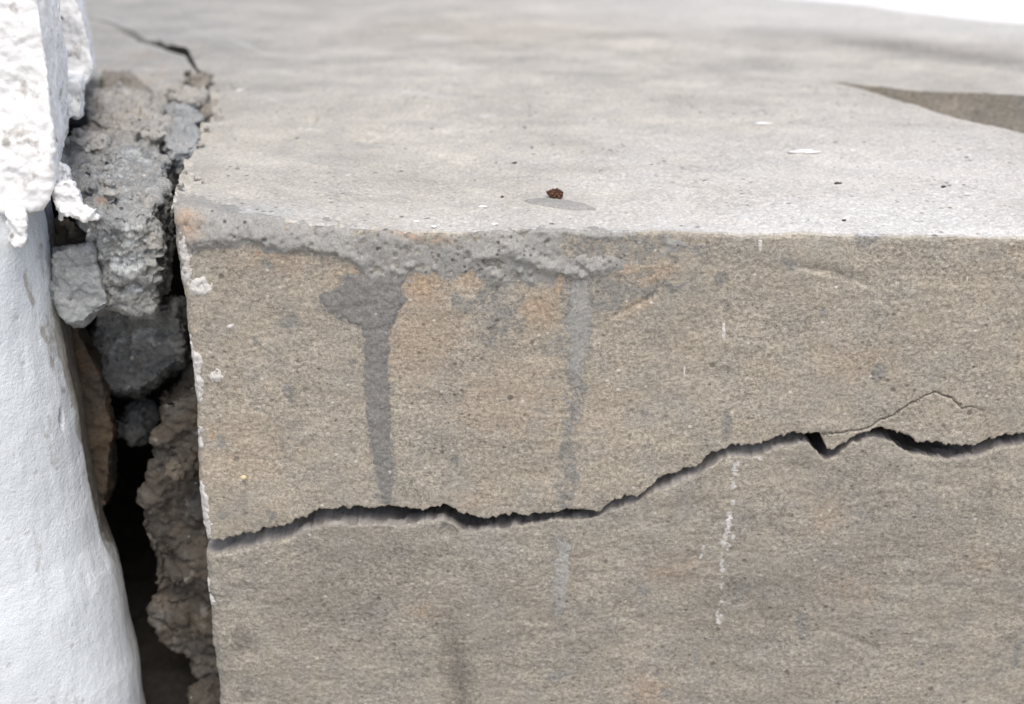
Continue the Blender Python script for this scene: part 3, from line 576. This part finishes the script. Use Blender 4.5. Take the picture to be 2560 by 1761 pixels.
# ------------------------------------------------------------------ rubble maker: hulls -> voxel union -> broken-stone relief
def hull_bm(pts):
    bm = bmesh.new()
    for p in pts: bm.verts.new(p)
    bmesh.ops.convex_hull(bm, input=bm.verts[:])
    return bm
def prism_bm(A, B):
    bm = bmesh.new(); a = [bm.verts.new(p) for p in A]; b = [bm.verts.new(p) for p in B]; n = len(a)
    fs = [bm.faces.new(a), bm.faces.new(b[::-1])]
    for i in range(n): fs.append(bm.faces.new([a[i], b[i], b[(i + 1) % n], a[(i + 1) % n]]))
    bmesh.ops.triangulate(bm, faces=fs[:2]); bmesh.ops.recalc_face_normals(bm, faces=bm.faces[:])
    return bm
def rubble(name, bms, mat, voxel=0.0012, amp=(0.003, 0.0012, 0.0005), scl=(0.03, 0.009, 0.003), seed=0.0, smooth=1, parent=None, ridged=True, stain=None, pit=0.0, fac=0.0, fs=0.012):
    me = bpy.data.meshes.new('tmp'); bm = bmesh.new()
    for b in bms:
        t = bpy.data.meshes.new('t'); b.to_mesh(t); b.free(); bm.from_mesh(t); bpy.data.meshes.remove(t)
    bm.to_mesh(me); bm.free()
    o = bpy.data.objects.new('tmp', me); COL.objects.link(o)
    r = o.modifiers.new('r', 'REMESH'); r.mode = 'VOXEL'; r.voxel_size = voxel
    if smooth: s = o.modifiers.new('s', 'SMOOTH'); s.iterations = smooth; s.factor = 0.5
    dg = bpy.context.evaluated_depsgraph_get(); out = bpy.data.meshes.new_from_object(o.evaluated_get(dg))
    bpy.data.objects.remove(o); bpy.data.meshes.remove(me)
    n = len(out.vertices); co = np.empty(n * 3, np.float32); no = np.empty(n * 3, np.float32)
    out.vertices.foreach_get('co', co); out.vertices.foreach_get('normal', no); co = co.reshape(-1, 3).astype(float); no = no.reshape(-1, 3)
    x, y, z = co.T
    a1 = fbm(x, y, z, scl[0], 4, 0.5, 200 + seed); a2 = fbm(x, y, z, scl[1], 4, 0.6, 210 + seed); a3 = fbm(x, y, z, scl[2], 3, 0.7, 220 + seed)
    if ridged: a2 = 0.5 * a2 + 0.5 * (0.5 - 1.5 * np.abs(fbm(x, y, z, scl[1] * 1.3, 3, 0.55, 215 + seed)))
    d = amp[0] * a1 + amp[1] * a2 + amp[2] * a3
    if fac:
        w_ = 0.0015 * a2; d = d + fac * facet(x + w_, y + w_, z - w_, fs, seed) + fac * 0.5 * facet(x - w_, y + w_, z, fs * 0.42, seed + 3)
    if pit: d = d - pit * ss(0.15, 0.7, fbm(x, y, z, 0.0045, 3, 0.6, 230 + seed)) - pit * 1.4 * ss(0.3, 0.7, fbm(x, y, z, 0.011, 2, 0.5, 235 + seed))
    co = co + no * d[:, None]
    out.vertices.foreach_set('co', co.astype(np.float32).ravel()); out.update()
    out.polygons.foreach_set('use_smooth', np.ones(len(out.polygons), bool))
    S = stain(*co.T) if stain is not None else np.zeros((n, 4))
    if True:
        at = out.attributes.new('stain', 'FLOAT_COLOR', 'POINT'); at.data.foreach_set('color', np.ascontiguousarray(S, np.float32).ravel())
    out.name = name; out.materials.clear()
    return link(name, out, mat, parent)
def crumbs(P, n, r0, r1, seed, jit=0.004):
    """small broken lumps seated on the outline P of a chunk"""
    rs = np.random.RandomState(seed); P = np.array(P); out = []
    for i in range(n):
        k = rs.dirichlet(np.ones(len(P)) * 0.5); c = k @ P + rs.normal(size=3) * jit * np.array([1, 1, 0.35]); r = rs.uniform(r0, r1)
        out.append(hull_bm(stone_pts(c, (r, r * rs.uniform(0.7, 1.2), r * rs.uniform(0.5, 0.9)), seed * 100 + i, 10)))
    return out
def Y_(L, Y): return [tuple(at_y(x, y, Y)) for x, y in L]
def Z_(L, Z): return [tuple(at_z(x, y, Z)) for x, y in L]
def lower(P, dz, k=1.0, dy=0.0):
    c = np.mean(np.array(P), 0); return [tuple(c[i] + (p[i] - c[i]) * k + (dz if i == 2 else dy if i == 1 else 0) for i in range(3)) for p in P]
def stone_pts(c, r, seed, n=14):
    rs = np.random.RandomState(seed); v = rs.normal(size=(n, 3)); v /= np.linalg.norm(v, axis=1)[:, None]; v *= rs.uniform(0.75, 1.1, (n, 1))
    return [tuple(np.array(c) + q * np.array(r)) for q in v]

# ------------------------------------------------------------------ white pillar
SIL = np.array([(20, 0), (60, 200), (95, 400), (122, 560), (150, 763), (168, 876), (195, 1026), (206, 1100), (222, 1183), (238, 1257), (254, 1332), (280, 1411), (296, 1473), (316, 1568), (338, 1655), (352, 1761), (380, 1900), (450, 2300), (520, 2700)], float)
sl = at_y(SIL[:, 0], SIL[:, 1], 0.035)
def xsil(z):
    b = np.interp(-z, -sl[:, 2], sl[:, 0]); return np.where(z > sl[0, 2], sl[0, 0] - 0.06 * (1 - np.exp(-(z - sl[0, 2]) / 0.3)), b)
zp = np.concatenate([np.linspace(1.6, 0.25, 12), np.linspace(0.22, -0.32, 420), [-0.38, -0.45]])[:, None]
Rn = 0.11
a = np.concatenate([np.linspace(-90, 0, 120), np.linspace(0, 22, 20)[1:]])      # outline angle from facing the camera to the side
xo = Rn * np.cos(np.radians(a)) - Rn; yo = Rn * np.sin(np.radians(a))
tl = np.linspace(0, 1, 90)[::-1][:-1]
xo = np.concatenate([-Rn - tl ** 1.6 * 0.42, xo, xo[-1] - np.linspace(0, 1, 30)[1:] * 0.16]); yo = np.concatenate([-Rn - 0.02 * tl * 0 + 0 * tl, yo, yo[-1] + np.linspace(0, 1, 30)[1:] * 0.40])
XP = xsil(zp) + xo[None, :]; YP = 0.035 + yo[None, :] * 0.75 + 0 * zp; ZP = zp + 0 * XP
nx = np.concatenate([np.zeros(len(tl)), np.cos(np.radians(a)), np.full(29, 0.93)])[None, :]; ny = np.concatenate([-np.ones(len(tl)), np.sin(np.radians(a)), np.full(29, 0.37)])[None, :]
dp = 0.0016 * fbm(XP, YP, ZP, 0.07, 3, 0.45, 301) + 0.00028 * fbm(XP * 1.5, YP * 1.5, ZP * 0.5, 0.012, 4, 0.55, 302) + 0.00010 * fbm(XP, YP, ZP * 0.5, 0.004, 2, 0.6, 303)
px, py = proj(XP, YP, ZP)
paintedge = np.interp(py, SIL[:, 1], SIL[:, 0])
hole = blob(px, py, 152, 1048, 5, 30, -6); dp -= 0.006 * ss(0.3, 0.9, hole)
XP = XP + nx * dp; YP = YP + ny * dp
q = fbm(XP, YP, ZP, 0.03, 4, 0.6, 311)
sr = np.zeros_like(XP); sg = sr.copy(); sb = sr.copy()
edge = np.interp(py, [500, 700, 800, 900, 1000, 1150, 1300, 1400, 1761], [120, 138, 140, 150, 168, 208, 245, 290, 380])
sr = np.maximum(ss(-6, 12, px - edge + 14 * q) * ss(1420, 1300, py) * ss(500, 620, py) * 0.9, 0.45 * ss(-60, 10, px - edge + 50 * q) * ss(1100, 850, py) * ss(500, 620, py))
sr = np.maximum(sr, 0.36 * ss(0.35, 0.85, fbm(XP * 1.6, YP * 1.6, ZP * 0.35, 0.03, 4, 0.7, 313)))
sr = np.maximum(sr, 0.42 * ss(0.25, 0.8, fbm(XP, YP, ZP * 0.6, 0.02, 4, 0.7, 312)) * ss(1250, 700, py))
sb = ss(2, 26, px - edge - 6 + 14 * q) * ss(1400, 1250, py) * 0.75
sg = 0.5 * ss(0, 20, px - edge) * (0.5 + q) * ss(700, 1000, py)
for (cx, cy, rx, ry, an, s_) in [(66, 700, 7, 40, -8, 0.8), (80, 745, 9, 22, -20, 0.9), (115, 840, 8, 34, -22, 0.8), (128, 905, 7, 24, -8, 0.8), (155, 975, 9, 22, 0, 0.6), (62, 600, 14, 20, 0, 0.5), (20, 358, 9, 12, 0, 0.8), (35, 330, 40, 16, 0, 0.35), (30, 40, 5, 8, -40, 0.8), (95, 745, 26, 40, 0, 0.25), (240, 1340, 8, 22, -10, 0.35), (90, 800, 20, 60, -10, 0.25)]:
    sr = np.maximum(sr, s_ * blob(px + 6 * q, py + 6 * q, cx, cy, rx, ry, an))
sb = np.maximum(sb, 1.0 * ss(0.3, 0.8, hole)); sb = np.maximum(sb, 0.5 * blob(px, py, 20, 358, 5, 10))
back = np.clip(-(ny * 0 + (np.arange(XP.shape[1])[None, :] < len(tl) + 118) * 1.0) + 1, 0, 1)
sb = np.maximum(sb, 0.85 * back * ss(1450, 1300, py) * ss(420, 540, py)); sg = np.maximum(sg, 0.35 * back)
pillar = empty('white_pillar')
tag(pillar, 'white painted pillar with a ragged plaster skirt beside the broken ledge', 'pillar')
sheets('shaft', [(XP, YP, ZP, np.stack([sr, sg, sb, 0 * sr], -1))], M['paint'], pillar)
def st_plaster(x, y, z):
    px, py = proj(x, y, z); q = fbm(x, y, z, 0.02, 4, 0.6, 321)
    r_ = 0.50 * ss(0.0, 0.8, q); r_ = np.maximum(r_, 0.9 * blob(px, py, 15, 355, 12, 16)); r_ = np.maximum(r_, 0.55 * blob(px + 10 * q, py, 40, 335, 60, 22)); r_ = np.maximum(r_, 0.5 * blob(px, py, 128, 400, 10, 50))
    b_ = 0.6 * blob(px, py, 33, 45, 4, 8) + 0.5 * blob(px, py, 90, 535, 30, 14)
    return np.stack([r_, 0.3 * blob(px, py, 126, 430, 10, 40), b_, 0 * r_], -1)
# plaster skirt: spreads off the pillar where the ledge top meets it
up = 0.30
def col_(L, zb_, zt_, yadd=0.0):                     # vertical-ish slab standing on outline L (pixels on plane zb_)
    P = Z_(L, zb_); return P + [(p[0] - 0.05, p[1] + yadd, zt_) for p in P]
def tops(z, y0, y1, dx):                              # the skirt tapers into the shaft above the picture
    x = float(xsil(np.array([z]))[0]); return [(x - dx, y0, z), (x - dx, y1, z), (x - dx - 0.1, y0, z), (x - dx - 0.1, y1, z)]
skirt = [hull_bm(Y_([(-60, 530), (40, 522), (100, 530), (122, 500), (132, 440), (134, 350), (120, 150), (90, -60), (-80, -60)], 0.0) + Y_([(90, 350), (150, 350), (174, 308), (168, 170), (140, -60), (40, -60)], 0.13) + tops(0.42, 0.0, 0.10, 0.05)),
         hull_bm(Y_([(130, 215), (185, 235), (222, 205), (238, 178), (222, 90), (196, 0), (182, -60), (60, -60)], 0.19) + Y_([(140, 190), (215, 200), (236, 165), (222, 90), (196, 0), (185, -60), (60, -60)], 0.40) + tops(0.40, 0.20, 0.34, 0.13)),
         hull_bm(Y_([(165, 200), (204, 195), (208, 280), (196, 300), (178, 292)], 0.13) + Y_([(160, 185), (206, 180), (206, 290), (180, 300)], 0.20))]
rubble('plaster_skirt', skirt, M['plaster'], 0.0012, (0.003, 0.0005, 0.0005), (0.05, 0.016, 0.0025), 1.0, 14, pillar, stain=st_plaster, pit=0.0006, fac=0.0007, fs=0.017)
tongue = [hull_bm(Y_([(18, 530), (45, 520), (66, 545), (66, 600), (48, 618), (30, 612), (22, 580)], -0.012) + Y_([(18, 530), (66, 530), (66, 600), (30, 612)], 0.004))]
o = rubble('plaster_tongue', tongue, M['plaster'], 0.0009, (0.002, 0.0008, 0.0006), (0.03, 0.008, 0.0025), 2.0, 0, pillar, pit=0.0006, fac=0.0014, fs=0.009)
lump = [hull_bm(Y_([(150, 760), (185, 800), (215, 900), (262, 980), (285, 1080), (272, 1180), (262, 1260), (240, 1280), (215, 1150), (190, 1000), (160, 860)], 0.055) + Y_([(150, 760), (200, 800), (240, 900), (290, 1080), (265, 1250), (200, 1150), (150, 860)], 0.11))]
o = rubble('soil_crust', lump, M['soil'], 0.0015, (0.005, 0.002, 0.0008), (0.03, 0.01, 0.004), 3.0, 3, pillar); o['label'] = 'dark brown earth clinging to the hidden side'

# ------------------------------------------------------------------ rubble in the gap
def stain_shade_chunk(x, y, z):
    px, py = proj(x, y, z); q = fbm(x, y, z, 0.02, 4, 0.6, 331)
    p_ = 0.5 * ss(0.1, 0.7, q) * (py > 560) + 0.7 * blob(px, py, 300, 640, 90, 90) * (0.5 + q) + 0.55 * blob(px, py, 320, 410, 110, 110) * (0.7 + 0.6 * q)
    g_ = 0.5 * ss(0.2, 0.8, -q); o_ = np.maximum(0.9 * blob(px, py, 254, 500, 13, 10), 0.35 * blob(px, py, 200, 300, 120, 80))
    d_ = 0.5 * ss(0.2, 0.8, fbm(x, y, z, 0.012, 3, 0.6, 337)) + 0.45 * ss(780, 830, py)  # second term paints shadow onto the lower part of the chunk
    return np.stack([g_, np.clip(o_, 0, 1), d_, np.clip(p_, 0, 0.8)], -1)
T1 = Z_([(150, 405), (190, 330), (300, 285), (385, 300), (408, 395), (410, 450), (386, 526), (300, 545), (215, 540), (160, 480)], 0.0)
Bf = Y_([(228, 600), (218, 712), (268, 755), (327, 782), (383, 782), (398, 690), (396, 590)], 0.03)
Bb = Y_([(228, 620), (218, 730), (383, 800), (440, 600)], 0.12)
chunk = [hull_bm(T1[3:9] + lower(T1[3:9], -0.035, 0.95) + Bf[:2] + Bf[-2:]), hull_bm(Bf + Bb), hull_bm(T1 + lower(T1, -0.022, 0.9, 0.004)),
         hull_bm(Y_([(240, 760), (262, 880), (252, 960), (300, 978), (345, 975), (420, 925), (455, 905), (440, 760)], 0.085) + Y_([(240, 760), (252, 960), (345, 985), (480, 905), (480, 760)], 0.17))]
chunk += crumbs(T1, 26, 0.003, 0.008, 7, 0.004)
o = rubble('mortar_chunk', chunk, M['mortar'], 0.0009, (0.0035, 0.0016, 0.0009), (0.035, 0.010, 0.0028), 4.0, 0, stain=stain_shade_chunk, pit=0.0014, fac=0.0034, fs=0.019)
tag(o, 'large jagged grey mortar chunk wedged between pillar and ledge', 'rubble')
o = rubble('mortar_stone', [hull_bm(Y_([(128, 650), (142, 632), (222, 622), (236, 700), (271, 757), (212, 803), (170, 805), (154, 782), (133, 690)], 0.022) + Y_([(128, 650), (222, 622), (290, 740), (190, 810)], 0.075))],
           M['palestone'], 0.0010, (0.002, 0.0008, 0.0006), (0.04, 0.012, 0.003), 5.0, 0, fac=0.003, fs=0.022); tag(o, 'smooth pale grey angular stone beside the pillar, under the white plaster flake', 'rubble')
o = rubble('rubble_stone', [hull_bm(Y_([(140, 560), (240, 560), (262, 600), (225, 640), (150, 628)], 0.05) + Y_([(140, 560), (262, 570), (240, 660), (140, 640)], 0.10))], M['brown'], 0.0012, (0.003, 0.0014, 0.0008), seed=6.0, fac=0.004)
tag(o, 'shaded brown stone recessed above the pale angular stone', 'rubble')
flake = [hull_bm(Y_([(130, 415), (150, 408), (168, 425), (172, 450), (158, 465), (135, 470)], 0.015) + Y_([(130, 415), (168, 420), (172, 460), (135, 470)], 0.035)),
         hull_bm(Y_([(135, 465), (172, 450), (195, 480), (205, 520), (190, 545), (150, 535), (138, 500)], 0.004) + Y_([(135, 465), (180, 455), (200, 520), (150, 540)], 0.028)),
         hull_bm(Y_([(190, 515), (215, 522), (248, 543), (246, 551), (200, 550), (180, 540)], 0.002) + Y_([(190, 515), (240, 540), (190, 545)], 0.018))]
o = rubble('plaster_flake', flake, M['plaster'], 0.0008, (0.0015, 0.0008, 0.0006), (0.02, 0.006, 0.0022), 7.0, 0, ridged=False, fac=0.0014, fs=0.009); tag(o, 'ragged flake of white plaster stuck on the grey mortar chunk', 'plaster flake')

def prismZ(L, zt, dz): P = Z_(L, zt); return prism_bm(P, lower(P, -dz))
def st_frag(x, y, z):
    q = fbm(x, y, z, 0.03, 4, 0.6, 341); n = np.zeros((len(x), 4)); n[:, 2] = 0.2 * ss(0.1, 0.7, q); n[:, 1] = 0.35 * ss(0.1, 0.7, -q); return n
skin = [(60, 60), (195, 180), (240, 190), (330, 200), (400, 235), (440, 240), (455, 205), (500, 186), (488, 172), (474, 150), (468, 138), (440, 128), (400, 118), (352, 108), (325, 88), (285, 62), (200, 38), (90, 10), (-105, -38), (-300, -78), (-420, -60), (-300, 60)]
o = rubble('mortar_bed', [prismZ(skin, -0.001, 0.05)], M['top'], 0.0025, (0.0015, 0.0012, 0.0006), (0.06, 0.012, 0.004), 8.0, 1, stain=st_frag); tag(o, 'smooth grey mortar bed between the white plaster and the thin back crack', 'mortar')
RU = [  # pixel centre, z, radii px (x, depth mm, height mm), material, name, label
    ([(205, 232), (300, 205), (372, 240), (405, 300), (440, 318), (395, 345), (330, 330), (250, 312), (215, 290)], 0.004, 0.030, 'lightmortar', 'broad crumbly lump of tan grey mortar behind the large chunk'),
    ([(255, 178), (330, 185), (375, 222), (360, 250), (300, 225), (262, 222)], -0.002, 0.020, 'tan', 'brown broken edge of mortar under the smooth mortar bed'),
    ([(165, 345), (225, 320), (262, 345), (258, 372), (215, 372), (170, 366)], 0.003, 0.022, 'lightmortar', 'small crumbly grey mortar lump against the white plaster skirt'),
    ([(160, 372), (190, 358), (205, 380), (200, 398), (168, 395)], -0.004, 0.02, 'brown', 'little brown pebble in a hollow beside the white plaster'),
    ([(400, 262), (430, 245), (490, 268), (496, 300), (470, 325), (440, 300)], 0.000, 0.028, 'bluestone', 'blue grey angular stone wedged in the crack, behind the pale one'),
    ([(405, 325), (440, 300), (490, 325), (498, 350), (470, 380), (432, 385), (415, 360)], 0.002, 0.032, 'bluestone', 'pale blue grey stone wedged in the crack beside the big chunk'),
    ([(425, 225), (470, 215), (522, 225), (512, 245), (470, 258), (432, 245)], 0.004, 0.02, 'lightmortar', 'light layered stone with a pale spot at the crack'),
    ([(380, 228), (420, 232), (430, 258), (398, 270), (376, 250)], 0.002, 0.02, 'lightmortar', 'grey stone between the mortar lump and the layered stone'),
    ([(470, 190), (516, 186), (522, 205), (505, 220), (480, 215)], 0.000, 0.02, 'tan', 'small brown stone at the head of the wide crack'),
    ([(505, 250), (540, 240), (556, 262), (530, 285), (506, 285)], -0.004, 0.03, 'tan', 'dull brown stone set into the chipped rim of the ledge'),
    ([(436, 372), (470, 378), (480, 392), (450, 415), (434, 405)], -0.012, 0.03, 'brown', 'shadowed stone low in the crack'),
    ([(135, 352), (152, 345), (163, 390), (160, 420), (140, 405)], 0.004, 0.02, 'lightmortar', 'thin upright sliver of mortar against the pillar foot'),
    ([(360, 318), (400, 310), (412, 330), (385, 345)], 0.004, 0.015, 'lightmortar', 'small pebble-studded mortar crumb beside the blue grey stone'),
]
for i, (L, zt, dz, m, lab) in enumerate(RU):
    P = Z_(L, zt); rs = np.random.RandomState(50 + i)
    cpt = np.mean(np.array(P), 0); dome = [tuple(cpt + (np.array(p) - cpt) * rs.uniform(0.3, 0.6) + np.array([0, 0, rs.uniform(0.0, 0.003)])) for p in P[::2]]
    o = rubble('rubble_stone', [hull_bm(P + dome + lower(P, -dz, 0.8))] + (crumbs(P + dome, 9 if len(P) > 7 else 5, 0.002, 0.006, 70 + i, 0.003) if m in ('lightmortar', 'tan') else []), M[m], 0.0009, (0.002, 0.0014, 0.0009), (0.025, 0.008, 0.0028), 20.0 + i, 0, fac=0.0028, fs=0.012, pit=0.0011 if m in ('lightmortar', 'tan') else 0)
    tag(o, lab, 'rubble')
def st_core(x, y, z):
    q = fbm(x, y, z, 0.02, 4, 0.6, 351); n = np.zeros((len(x), 4)); n[:, 2] = 0.8 * ss(0.1, 0.6, q); n[:, 0] = 0.5 * ss(0.2, 0.6, fbm(x, y, z, 0.015, 4, 0.6, 352)); return n
crs = np.random.RandomState(77)
for i in range(26):
    cy = crs.uniform(190, 520); t_ = crs.uniform(0, 1)
    xe_ = float(np.interp(cy, [188, 225, 263, 297, 346, 404, 485, 541], [518, 526, 545, 526, 500, 465, 450, 430])); cx = xe_ + 8 + 90 * t_ ** 2.2 if i % 3 else crs.uniform(190, 400)
    r = crs.uniform(0.0012, 0.0036) * (1 if i % 3 else 1.6); p = at_z(cx, cy, 0.004 if i % 3 == 0 else 0.0)
    zz = (float(ztp(np.array([p[0]]), np.array([p[1]]))[0] + disp_top(np.array([p[0]]), np.array([p[1]]))[0]) if i % 3 else 0.005)
    o = rubble('mortar_crumb', [hull_bm(stone_pts((p[0], p[1], zz + r * 0.3), (r, r, r * 0.7), 300 + i, 11))], M['lightmortar'], 0.0005, (0.0004, 0.0003, 0.0002), (0.008, 0.003, 0.0015), 90.0 + i, 0)
    tag(o, 'loose grey mortar crumb on the slab rim beside the wide crack' if i % 3 else 'loose grey mortar crumb lying on top of the rubble in the gap', 'crumb', 'mortar crumbs on the slab rim' if i % 3 else 'mortar crumbs on the rubble')
# hidden core and the stones showing in the dark gap
core = [(385, 1110), (388, 1175), (369, 1245), (348, 1307), (352, 1357), (381, 1415), (388, 1506), (377, 1551), (405, 1590), (431, 1634), (460, 1632), (485, 1676), (512, 1695), (640, 1760), (640, 1000), (420, 1000)]
core2 = Y_(core, 0.058)
o = rubble('rubble_core', [prism_bm(core2, [(p[0] + 0.02, p[1] + 0.16, p[2]) for p in core2])] + crumbs([(p[0] + 0.012, p[1] + 0.006, p[2]) for p in core2[2:12]], 14, 0.009, 0.016, 9, 0.003),
           M['brown'], 0.0012, (0.008, 0.0022, 0.0012), (0.045, 0.012, 0.0035), 9.0, 1, fac=0.0036, fs=0.024, stain=st_core); tag(o, 'brown rubble core standing out behind the lower corner of the ledge', 'rubble')
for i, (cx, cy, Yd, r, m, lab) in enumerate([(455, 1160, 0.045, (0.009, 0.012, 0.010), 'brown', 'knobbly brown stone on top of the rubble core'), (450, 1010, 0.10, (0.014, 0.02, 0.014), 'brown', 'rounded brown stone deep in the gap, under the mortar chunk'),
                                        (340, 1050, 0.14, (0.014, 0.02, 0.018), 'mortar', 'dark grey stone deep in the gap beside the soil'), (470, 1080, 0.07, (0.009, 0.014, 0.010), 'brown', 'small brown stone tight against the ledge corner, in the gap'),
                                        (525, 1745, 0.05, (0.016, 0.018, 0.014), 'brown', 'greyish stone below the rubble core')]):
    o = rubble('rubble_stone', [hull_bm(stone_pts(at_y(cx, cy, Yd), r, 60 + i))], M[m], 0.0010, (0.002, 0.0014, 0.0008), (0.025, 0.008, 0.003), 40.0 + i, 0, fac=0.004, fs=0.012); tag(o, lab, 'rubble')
# earth fill closing the gap at the back
A = [(-0.40, 0.33, -0.45), (-0.13, 0.33, -0.45), (-0.13, 0.33, -0.025), (-0.40, 0.33, -0.025)]
M['fill'] = mat_plain('earth_gap_shade', (0.035, 0.03, 0.025), 0.4, 200, 0.95)  # near black colour stands in for the deep shade in the gap
o = rubble('earth_fill', [prism_bm(A, [(p[0] - 0.03, 0.60, p[2]) for p in A]), prism_bm([(-0.40, 0.045, -0.46), (-0.13, 0.045, -0.46), (-0.13, 0.10, -0.335), (-0.40, 0.10, -0.335)], [(-0.40, 0.40, -0.46), (-0.13, 0.40, -0.46), (-0.13, 0.40, -0.32), (-0.40, 0.40, -0.32)])], M['fill'], 0.004, (0.008, 0.004, 0.001), (0.05, 0.02, 0.008), 11.0, 2); tag(o, 'earth filling the back of the gap, coloured as dark as its shade', 'earth')

# ------------------------------------------------------------------ small things lying on the ledge
def topz(x, y): return float(ztp(np.array([x]), np.array([y]))[0] + disp_top(np.array([x]), np.array([y]))[0])
p = at_z(1387, 493, ztp(np.array([0.02]), np.array([0.06]))[0]); pod = empty('seed_pod')
zt_ = topz(p[0], p[1])
bm = bmesh.new(); bmesh.ops.create_icosphere(bm, subdivisions=5, radius=1.0)
for v in bm.verts:
    x, y, z = v.co; t = (x + 1) / 2; k = (0.35 + 0.75 * math.sin(min(1, t * 1.15) * math.pi * 0.62)) * (0.55 if t < 0.12 else 1)
    sc_ = 1 + 0.16 * math.sin(x * 13 + 5 * math.atan2(z, y)) + 0.14 * math.sin(-x * 11 + 6 * math.atan2(z, y))
    v.co = (x * 0.0046, y * 0.0030 * k * sc_, z * 0.0024 * k * sc_)
me = bpy.data.meshes.new('pod_body'); bm.to_mesh(me); bm.free()
b = link('pod_body', me, M['pod'], pod)
rs = random.Random(4); bm = bmesh.new()
for i in range(90):
    th, t = rs.uniform(0, 6.28), rs.uniform(0.05, 0.98); x = (t * 2 - 1) * 0.0048
    k = (0.35 + 0.75 * math.sin(min(1, t * 1.15) * math.pi * 0.62)) * math.sqrt(max(0.08, 1 - (t * 2 - 1) ** 2))
    r1 = 0.0026 * k; cy_, cz_ = math.cos(th), math.sin(th); wv_ = 0.0006
    bs = [(x - wv_, r1 * math.cos(th - 0.2), r1 * math.sin(th - 0.2)), (x - wv_, r1 * math.cos(th + 0.2), r1 * math.sin(th + 0.2)), (x + wv_, r1 * cy_ * 0.9, r1 * cz_ * 0.9)]
    tip = bm.verts.new((x + rs.uniform(-0.0012, 0.0004), (r1 + rs.uniform(0.0005, 0.0011)) * cy_, (r1 + rs.uniform(0.0005, 0.0011)) * cz_)); q_ = [bm.verts.new(c) for c in bs]
    bm.faces.new(q_)
    for a_ in range(3): bm.faces.new([q_[a_], q_[(a_ + 1) % 3], tip])
me = bpy.data.meshes.new('pod_scales'); bm.to_mesh(me); bm.free(); s_ = link('pod_scales', me, M['pod'], pod); s_['kind'] = 'stuff'
pod.location = (p[0], p[1], zt_ + 0.0026); pod.rotation_euler = (0.3, 0.12, 0.15)
tag(pod, 'small dark brown scaly seed pod lying on the ledge top by the shallow chip', 'seed pod')

def lens(name, c, rx, ry, rz, mat, rotz, label, cat, group=None, seed=0, tilt=0.0, square=0.0):
    rs = random.Random(seed); bm = bmesh.new(); bmesh.ops.create_icosphere(bm, subdivisions=3, radius=1.0)
    ph = [rs.uniform(0, 6.28) for _ in range(3)]
    for v in bm.verts:
        x, y, z = v.co; th = math.atan2(y, x); k = 1 + square * (0.25 * math.sin(3 * th + ph[0]) + 0.18 * math.sin(5 * th + ph[1]) + 0.1 * math.sin(9 * th + ph[2]))
        v.co = (x * rx * k, y * ry * k, z * rz)
    me = bpy.data.meshes.new(name); bm.to_mesh(me); bm.free(); me.polygons.foreach_set('use_smooth', np.ones(len(me.polygons), bool))
    o = link(name, me, mat); o.location = c; o.rotation_euler = (0, tilt, rotz); return tag(o, label, cat, group)
c = at_y(609, 1194, -0.0025); lens('seed', tuple(c), 0.0017, 0.0012, 0.0013, M['seed'], 0.2, 'tiny cream seed stuck to the front face above the crack', 'seed', seed=1, tilt=0.15)
for i, (x, y, rx, ry, lab) in enumerate([(2012, 382, 0.0085, 0.0042, 'large white paint flake lying flat on the ledge top'), (1908, 309, 0.0052, 0.0028, 'smaller white paint flake farther back on the ledge top'), (1206, 518, 0.0019, 0.0016, 'tiny white flake on the ledge top left of the shallow chip'),
                                     (1236, 563, 0.0017, 0.0014, 'tiny white flake at the ledge lip above the cement hollow'), (1085, 570, 0.0014, 0.0014, 'round white grain at the ledge lip'), (1042, 553, 0.0013, 0.0012, 'small white grain just behind the ledge lip'), (600, 228, 0.003, 0.002, 'white crumb on the ledge top near the wide crack')]):
    p = at_z(x, y, 0.0); z_ = topz(p[0], p[1]); p = at_z(x, y, z_)
    lens('paint_flake', (p[0], p[1], topz(p[0], p[1]) + 0.0004), rx, ry, 0.00055, M['flake'], 0.1 * i, lab, 'paint flake', 'white flakes scattered on the ledge top', seed=10 + i, square=1.0)
for i, (x, y, rx, lab) in enumerate([(1256, 494, 0.0008, 'dark speck left of the seed pod'), (1287, 409, 0.0012, 'dark speck on the ledge top farther back than the seed pod'), (2110, 554, 0.0010, 'dark speck near the ledge lip right of the seed pod'), (2094, 459, 0.0022, 'thin dark twig bit on the ledge top'), (2358, 471, 0.0016, 'dark crumb on the pale right part of the ledge top')]):
    p = at_z(x, y, 0.0); z_ = topz(p[0], p[1]); p = at_z(x, y, z_)
    lens('dirt_speck', (p[0], p[1], topz(p[0], p[1]) + 0.0004), rx, rx * 0.7, 0.0006, M['speck'], 0.2 * i, lab, 'dirt', 'dark specks on the ledge top', seed=30 + i, square=1.0)

# ------------------------------------------------------------------ ground
def plane(name, x0, x1, y0, y1, z, mat):
    me = bpy.data.meshes.new(name); me.from_pydata([(x0, y0, z), (x1, y0, z), (x1, y1, z), (x0, y1, z)], [], [(0, 1, 2, 3)]); o = link(name, me, mat); o['kind'] = 'structure'; return o
plane('ground', -60, 60, -60, 60, -0.452, M['ground'])
plane('forecourt', -8, 8, -8, 0.2, -0.448, M['forecourt'])
